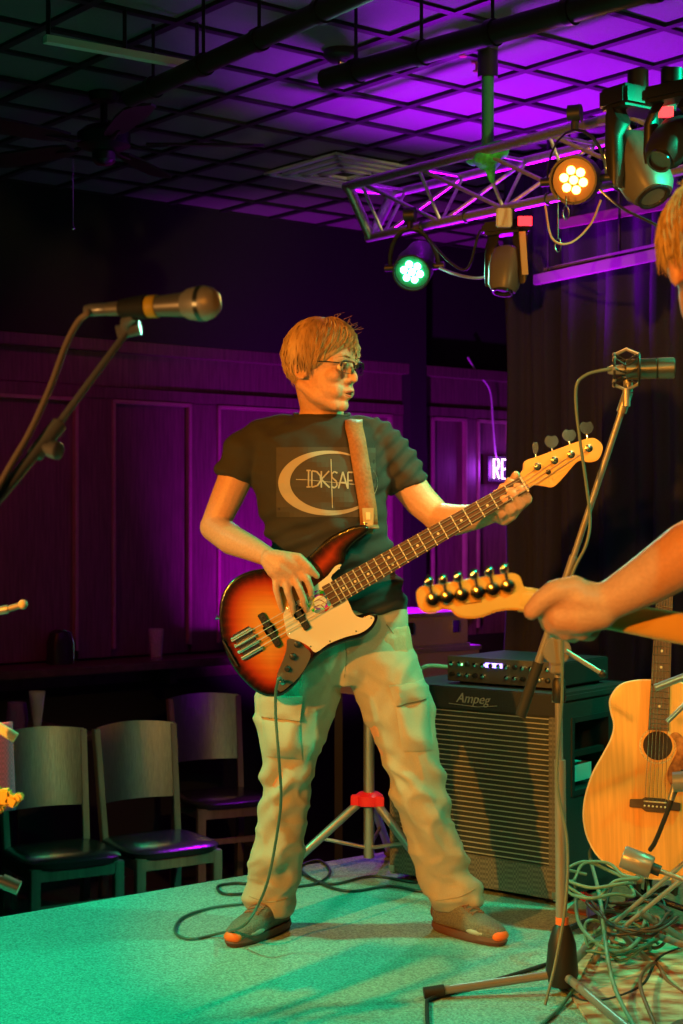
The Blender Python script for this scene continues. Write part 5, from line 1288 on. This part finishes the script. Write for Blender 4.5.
# strings
hs_posts = [(586, 449), (568.5, 455.1), (552, 461), (535.2, 467.1)]
for k in range(4):
    s0 = (-1.5+k)*6.2; s1 = (-1.5+k)*3.9; px_, py_ = hs_posts[k if True else 3-k]
    MB().tube([N(-.045, s0, f0+.013), N(.03, s0, f0+.0135), N(.2, s0*.98, f0+.015), N(1, s1, fb+.004), Bp(hs_posts[k][0], hs_posts[k][1]+1, TH+.006)], .0008+.00012*(3-k), 6).build('string', mat('nickel_string', (.5, .46, .4), .42, metal=.7), bs, smooth=True)
# headstock
ho = [(518.5, 475.5), (521, 470), (522.8, 461.8), (537, 456.6), (560, 448), (582.8, 440), (592.3, 439.3), (599, 445), (599.5, 452), (595, 460.5), (586, 463), (579, 461), (573, 464), (563.7, 474.7), (556, 483.3), (549.5, 487.7), (541, 486.5), (530, 485.5), (526.6, 488)]
M_hstock = mat('headstock_maple', (.74, .42, .12), .3, vary=.06, scale=14, coat=.4)
plate(spline2(ho, 3), TH-.008, .013, 'headstock', M_hstock, bev=.0015)
hf = TH+.005
for (u, v), (ku, kv) in zip(hs_posts, [(584.7, 429), (567.5, 436.6), (550, 442.7), (534, 449)]):
    MB().lathe(Bp(u, v, hf), (0, -1, 0), [(0, .0105), (.002, .0105), (.003, .0065), (.010, .0055), (.013, .0065), (.014, .0)], 16).build('tuning_post', M_chrome, bs, smooth=True)
    MB().tube([Bp(u, v-7, TH-.012), Bp(ku+.4, kv+5.5, TH-.012)], .0032, 8).build('tuner_shaft', M_chrome, bs, smooth=True)
    kp = spline2([(ku-7, kv-1), (ku-4, kv-6.5), (ku, kv-5.5), (ku+4, kv-6.5), (ku+7, kv-1), (ku+4.5, kv+4), (ku, kv+6), (ku-4.5, kv+4)], 3)
    th_ = .35 if ku > 540 else 1.0
    if ku < 540: kp = [(ku+(a-ku)*.42, b2) for a, b2 in kp]
    MB().prism([Bp(a, b2, TH-.014) for a, b2 in kp], (0, -.004, 0)).build('tuner_key', M_chrome, bs, bevel=.001)
MB().lathe(Bp(546, 472.5, hf), (0, -1, 0), [(0, .007), (.002, .007), (.004, .004), (.0041, 0)], 14).build('string_tree', M_blackm, bs, smooth=True)
M_dec = mat('headstock_decal', (.35, .42, .12), .4)
dp = spline2([(548, 484), (546, 479), (550, 475), (557, 472), (566, 467), (570, 462), (566, 462), (556, 468), (550, 477), (553, 484), (559, 479)], 5, closed=False)
MB().tube([Bp(u, v, hf+.0006) for u, v in dp], .0012, 5, flat=.4).build('decal', M_dec, bs, label='green gold swirl marking')
dp = spline2([(549, 478), (553, 480), (556, 476), (560, 476), (563, 471), (566, 470)], 5, closed=False)
MB().tube([Bp(u, v, hf+.0006) for u, v in dp], .0008, 5, flat=.4).build('decal', M_dec, bs)
# sticker
M_stk = mat('sticker_colours', (.8, .75, .7), .4)
nt = M_stk.node_tree; b_ = nt.nodes['Principled BSDF']; vo = nt.nodes.new('ShaderNodeTexVoronoi'); vo.inputs['Scale'].default_value = 85; tcn = nt.nodes.new('ShaderNodeTexCoord'); nt.links.new(tcn.outputs['Object'], vo.inputs['Vector'])
hsv = nt.nodes.new('ShaderNodeHueSaturation'); hsv.inputs['Saturation'].default_value = 1.5; hsv.inputs['Value'].default_value = .9; nt.links.new(vo.outputs['Color'], hsv.inputs['Color']); nt.links.new(hsv.outputs[0], b_.inputs['Base Color'])
stc = (319.5, 601)
MB().lathe(Bp(stc[0], stc[1], f0+.0024), (0, -1, 0), [(0, .031), (.0004, .031), (.0005, 0)], 32).build('round_sticker', M_stk, bs, label='round multicoloured sticker')
mw = mat('sticker_white', (.8, .78, .72), .4)
MB().lathe(Bp(stc[0]+1, stc[1], f0+.003), (0, -1, 0), [(0, .0165), (.0003, .0165), (.0004, 0)], 28).build('sticker_centre', mw, bs)
for k, pts in enumerate(([(313, 596), (319, 593), (326, 596)], [(314, 601), (320, 599), (327, 603)], [(315, 606), (321, 604), (326, 609)])):
    MB().tube([Bp(u, v, f0+.0034) for u, v in spline2(pts, 4, closed=False)], .001, 5).build('sticker_line', mat('sticker_ink', (.25, .03, .03), .5), bs)
# strap buttons
for u, v in ((364, 527), (221, 618)): MB().lathe(Bp(u, v, TH*.5)+X*(0), (-.3 if u < 300 else .2, 0, .9 if u > 300 else .1), [(0, .004), (.008, .004), (.009, .007), (.012, .007)], 12).build('strap_button', M_chrome, bs, smooth=True)
# strap
M_strap = mat('leather_strap', (.30, .13, .05), .6, bump=.2, scale=120, vary=.15)
stp = thing('guitar_strap', 'tan leather guitar strap over the bassist shoulder', 'strap', V(360, 470, 4.28))
cl = [(354, 427), (357, 440), (361, 465), (365, 490), (368, 508), (369, 522)]
rows = []
for (u, v), (u2, v2) in zip(cl, cl[1:]+[(370, 532)]):
    for k in range(3):
        a, b2 = u+(u2-u)*k/3, v+(v2-v)*k/3; hw_ = 9
        r_ = []
        for s in (-1, 0, 1):
            h = shirt_hit(a+s*hw_, b2, .006)
            if h is None: o_ = V(a+s*hw_, b2, D0-.06); h = Vector(o_)
            r_.append(h)
        m_ = min(p.y for p in r_)
        for p in r_: p.y = min(p.y, m_+.006)
        rows.append(r_)
rows = [[Vector((p.x, p.y+.12, p.z+.012)) for p in rows[0]], [Vector((p.x, p.y+.06, p.z+.024)) for p in rows[0]], [Vector((p.x, p.y+.02, p.z+.014)) for p in rows[0]]]+rows
rows[-1] = [Vector((p.x, BD-TH*.2, p.z)) for p in rows[-1]]
vs = [p for r in rows for p in r]; n = len(vs); fs = []
for j in range(len(rows)-1):
    for i in range(2): k = j*3+i; fs.append((k, k+1, k+4, k+3))
o = MB().add(vs, fs).build('strap_band', M_strap, stp, smooth=True, auto=80); so = o.modifiers.new('t', 'SOLIDIFY'); so.thickness = .004; so.offset = 1
pe = [shirt_hit(u, v, .014) or V(u, v, 4.26) for u, v in ((362, 508), (374, 508), (373, 534), (364, 534))]
ymin = min(p.y for p in pe)
for p in pe: p.y = ymin
MB().prism(pe, (0, -.004, 0)).build('strap_end', mat('strap_end', (.42, .34, .2), .5), stp, label='pale strap end piece', bevel=.001)
MB().box(Vector((V(368, 516, ymin).x, ymin-.006, V(368, 516, ymin).z)), (.012, .004, .02)).build('buckle', M_bind, stp, bevel=.001)
# instrument cable
jk = Bp(283, 680, f0+.004)
cable('instrument_cable', [jk, jk+Vector((-.004, -.03, .012)), Bp(280, 676, .10), Bp(277, 690, .085), V(276, 720, 4.15), V(279, 760, 4.14), V(281, 800, 4.16), V(276, 840, 4.18), V(268, 880, 4.18), V(258, 905, 4.20), V(243, 926, 4.17), fl(218, 938, .012), fl(190, 941), fl(175, 934), fl(182, 920), fl(210, 910), fl(240, 906), fl(256, 903), fl(268, 896)], .0042, mat('jack_lead', (.05, .12, .10), .4), 'cable plugged into the bass and dropping past the trouser leg to the carpet', seg=10)
MB()
# ================================================================ right-hand guitarist (seen from behind)
pr = thing('person', 'partly visible guitarist at right edge with sandy hair, arm gripping a guitar neck', 'person', (.72, 2.42, 0))
M_skin2 = mat('skin_tone_second', (.66, .34, .20), .5, bump=.12, scale=160, vary=.05)
b2_ = MB()
hC = V(723, 262, 2.42); f2 = Vector((-.12, .96, -.22)).normalized(); l2 = UP.cross(f2).normalized(); u2_ = f2.cross(l2); HM2 = Matrix((f2, l2, u2_)).transposed()
def H2(x, y, z): return hC+f2*x+l2*y+u2_*z
b2_.sph(H2(0, 0, .02), (.097, .076, .095), HM2, 20, 14); b2_.sph(H2(.03, 0, -.04), (.062, .060, .085), HM2, 18, 12); b2_.sph(H2(.035, 0, -.09), (.05, .046, .036), HM2)
b2_.chain([H2(.092, 0, .01), H2(.112, 0, -.028)], [.009, .012])
for sg in (-1, 1): b2_.sph(H2(-.005, .078*sg, -.012), (.018, .010, .031), HM2); b2_.chain([H2(.083, .012*sg, .02), H2(.07, .05*sg, .014)], .011)
b2_.chain([H2(.094, .012, -.062), H2(.094, -.012, -.062)], .008); b2_.chain([H2(.09, .01, -.077), H2(.09, -.01, -.077)], .008)
sx0 = .745
b2_.chain([H2(-.02, 0, -.04), Vector((sx0, 2.45, 1.33))], [.06, .065], 16)
def r2(x, y, z, a, b): return (Vector((x, y, z)), Vector((a, 0, 0)), Vector((0, b, 0)))
b2_.loft([r2(sx0, 2.44, 1.36, .07, .06), r2(sx0, 2.42, 1.31, .17, .10), r2(sx0, 2.41, 1.2, .185, .115), r2(sx0, 2.41, 1.0, .165, .11), r2(sx0+.02, 2.42, .85, .165, .11), r2(sx0+.02, 2.42, .74, .15, .1)], 24)
for sg in (-1, 1): b2_.chain([Vector((sx0+.02+.09*sg, 2.42, .80)), Vector((sx0+.02+.11*sg, 2.45, .45)), Vector((sx0+.02+.12*sg, 2.42, .08)), Vector((sx0+.02+.14*sg, 2.56, .04))], [.085, .06, .045, .035], 14)
elb = V(735, 528, 2.50); wr = V(608, 602, 2.58)
b2_.chain([Vector((sx0-.15, 2.42, 1.28)), Vector((.60, 2.42, 1.22)), elb], [.06, .055, .045], 14)
P_ = lambda u, v, d=2.58: V(u, v, d)
b2_.chain([elb, P_(690, 552, 2.53), P_(650, 578, 2.56), wr], [.046, .050, .042, .032], 16)
# right arm out of frame reaching to the strings
b2_.chain([Vector((sx0+.17, 2.42, 1.27)), Vector((sx0+.30, 2.48, 1.02)), Vector((sx0+.22, 2.66, .93))], [.055, .045, .03], 14)
b2_.chain([Vector((sx0+.22, 2.66, .93)), Vector((sx0+.17, 2.70, .93))], [.03, .02], 12)
# left hand on the neck: back of the hand, thumb along the back of the neck
g = px
b2_.chain([P_(604, 604), P_(580, 600, 2.585), P_(560, 596, 2.59)], [.032, .034, .028], 14); b2_.chain([P_(600, 612), P_(578, 616, 2.585), P_(562, 618, 2.59)], [.030, .032, .026], 14)
b2_.chain([P_(575, 590, 2.58), P_(556, 592, 2.575), P_(542, 600, 2.575), P_(532, 611, 2.58)], [.024, .021, .0175, .0155], 12)       # thumb
for (a, c, e, f_) in (((556, 600), (545, 612), (548, 624), (560, 618)), ((562, 612), (553, 626), (558, 632), (570, 622)), ((572, 618), (566, 632), (573, 636), (584, 626)), ((584, 620), (582, 632), (590, 634), (598, 624))):
    b2_.chain([P_(*a, 2.595), P_(*c, 2.60), P_(*e, 2.645), P_(*f_, 2.665)], [.0165, .0155, .013, .011], 12)
for fx_ in range(4):
    b2_.chain([Vector((sx0+.18-.02*fx_, 2.68, .94-.015*fx_)), Vector((sx0+.12-.02*fx_, 2.72, .93-.02*fx_)), Vector((sx0+.09-.02*fx_, 2.70, .90-.02*fx_))], [.010, .009, .008], 8)
link_mesh('body', remeshed(b2_, .0055, 2), M_skin2, pr, smooth=True)
# clothes (outside the frame)
M_sh2 = mat('black_shirt', (.03, .03, .035), .9)
s2 = MB(); s2.loft([r2(sx0, 2.44, 1.35, .08, .07), r2(sx0, 2.42, 1.315, .18, .115), r2(sx0, 2.41, 1.2, .20, .13), r2(sx0, 2.41, 1.0, .18, .125), r2(sx0+.02, 2.42, .82, .185, .13)], 28)
s2.chain([Vector((sx0+.16, 2.42, 1.27)), Vector((sx0+.22, 2.44, 1.18))], [.068, .062]); s2.chain([Vector((sx0-.13, 2.42, 1.28)), Vector((.615, 2.42, 1.24))], [.065, .062])
link_mesh('shirt', remeshed(s2, .01, 2), M_sh2, pr, smooth=True)
s3 = MB(); s3.loft([r2(sx0+.02, 2.42, .88, .175, .12), r2(sx0+.02, 2.42, .74, .18, .125)], 24)
for sg in (-1, 1): s3.chain([Vector((sx0+.02+.085*sg, 2.42, .78)), Vector((sx0+.02+.11*sg, 2.45, .45)), Vector((sx0+.02+.12*sg, 2.42, .10))], [.10, .075, .068], 16)
link_mesh('trousers', remeshed(s3, .01, 2), mat('denim', (.03, .05, .10), .85), pr, smooth=True)
for sg in (-1, 1): MB().loft([(Vector((sx0+.02+.13*sg, 2.50, z)), Vector((.048, 0, 0)), Vector((0, l_, 0))) for z, l_ in ((.0, .13), (.03, .14), (.06, .11), (.09, .06))], 24).build('shoe', M_rubber, pr, smooth=True)
M_hair2 = mat('sandy_hair_second', (.42, .27, .11), .5, vary=.3, scale=60)
h2 = MB(); rh = random.Random(9)
def HS2(az, th, r=0.): return H2(-.006+(.103+r)*math.sin(th)*math.cos(az), (.083+r)*math.sin(th)*math.sin(az), .02+(.104+r)*math.cos(th))
def he2(az):
    a = abs((az+PI) % (2*PI)-PI); return math.radians(70+ (min(a, 1.6)/1.6)*35+(max(0, a-1.6)/1.54)*25)
vs = []; fs = []
for j in range(36):
    az = 2*PI*j/36
    for i in range(11): vs.append(HS2(az, he2(az)*.95*i/10, -.002))
for j in range(36):
    for i in range(10): a = j*11+i; c = ((j+1) % 36)*11+i; fs.append((a, a+1, c+1, c))
o = link_mesh('hair_cap', MB().add(vs, fs).mesh('hair_cap'), M_hair2, pr, smooth=True); so = o.modifiers.new('t', 'SOLIDIFY'); so.thickness = .006; so.offset = -1
for k in range(1100):
    az = rh.uniform(0, 2*PI); e_ = he2(az)*rh.uniform(.85, 1.08); s0 = rh.uniform(.02, .8); lift = rh.uniform(.0, .014); sw = rh.gauss(0, .14); pts = []; out_ = rh.uniform(0, .014)
    for i in range(7): t = i/6; pts.append(HS2(az+sw*t, s0+(e_-s0)*t, lift*math.sin(PI*min(1, t+.1))+.003+out_*t*t))
    r0 = rh.uniform(.0012, .0026); h2.tube(pts, [r0*.5, r0, r0, r0, r0, r0*.7, .0003], 4)
for k in range(40):
    az = rh.uniform(-PI, PI); th = rh.uniform(.0, .7); p = HS2(az, th); n_ = (p-hC).normalized(); h2.tube([p, p+n_*.02+l2*rh.uniform(-.01, .01), p+n_*.035+l2*rh.uniform(-.02, .02)+f2*rh.uniform(-.02, .02)], [.0022, .0016, .0004], 4)
h2.build('hair', M_hair2, pr, smooth=True, auto=80)
# arm hair fuzz is left to the material
# ---- second electric guitar
gD = 2.64
eg = thing('electric_guitar', 'blond maple six string guitar headstock and neck seen from behind at right', 'guitar', V(640, 615, gD))
def E(u, v, off=0., d=gD): p = V(u, v, d); return Vector((p.x, p.y-off, p.z))
M_tele = mat('blond_maple', (.82, .48, .12), .3, vary=.06, scale=12, coat=.4)
hh = [(416, 596), (417, 590), (422, 586), (432, 585), (460, 580), (490, 575.5), (508, 573), (516, 574), (520, 578), (523, 586), (530, 590), (545, 592), (545, 612), (520, 610), (508, 609.5), (495, 611.5), (480, 617), (467, 618), (457, 616), (450, 610), (443, 608.5), (436, 612), (427, 613), (419, 608)]
MB().prism([E(u, v, 0) for u, v in spline2(hh, 3)], (0, -.015, 0)).build('headstock', M_tele, eg, bevel=.003)
n0 = E(526, 600, .005); n1 = E(760, 643, .0); nd = (n1-n0).normalized(); ns_ = Vector((-nd.z, 0, nd.x))
mb = MB(); mb.loft([(n0-nd*.01, ns_*.021, Y*.011), (n0+nd*.03, ns_*.021, Y*.0135), (n1, ns_*.029, Y*.015)], 20, 2.4); mb.build('neck', M_tele, eg, smooth=True)
mb = MB(); mb.loft([(n0+Y*.012, ns_*.021, Y*.003), (n1+Y*.014, ns_*.028, Y*.003)], 12, 6); mb.build('fretboard', M_tele, eg)
mb = MB(); mb.bar(E(540, 597, .0195), E(690, 624, .0165), .003, .001, up=(0, -1, 0))
gcb = n1+nd*.20; tb_o = [(-.2, .10), (-.12, .16), (.0, .12), (.10, .155), (.20, .14), (.24, .0), (.20, -.15), (.08, -.16), (-.02, -.11), (-.10, -.15), (-.17, -.10), (-.12, -.03), (-.17, .0), (-.2, .03)]
MB().prism([gcb+nd*a+ns_*b2+Y*-.005 for a, b2 in spline2([(a, b2) for a, b2 in tb_o], 4)], (0, .045, 0)).build('body', M_tele, eg, bevel=.004)
for k, (u, v) in enumerate(((432, 599), (446, 597), (461, 594.5), (477, 592), (492, 589), (507, 586))):
    c = E(u, v, .0155)
    MB().lathe(c, (0, -1, 0), [(0, .0125), (.004, .0125), (.009, .010), (.011, .004), (.0111, 0)], 20).build('tuner_housing', M_gear, eg, smooth=True) if 'M_gear' in globals() else None
    if 'M_gear' not in globals():
        M_gear = mat('tuner_chrome', (.35, .32, .3), .18, metal=1)
        MB().lathe(c, (0, -1, 0), [(0, .0125), (.004, .0125), (.009, .010), (.011, .004), (.0111, 0)], 20).build('tuner_housing', M_gear, eg, smooth=True)
    MB().tube([E(u, v, .020), E(u-3, v-14, .020)], .0035, 8).build('tuner_shaft', M_chrome, eg, smooth=True)
    MB().sph(E(u-4, v-18, .020), (.0085, .0055, .0095)).build('tuner_button', M_chrome, eg, smooth=True)
    MB().cyl(E(u, v, .0), E(u, v, -.012), .004, n=10).build('tuning_post', M_chrome, eg)
mb = MB(); mb.bar(E(463, 603.5, .0155), E(481, 601, .0155), .0015, .0006, up=(0, -1, 0)); mb.build('stamped_mark', mat('ink', (.12, .06, .02), .6), eg)
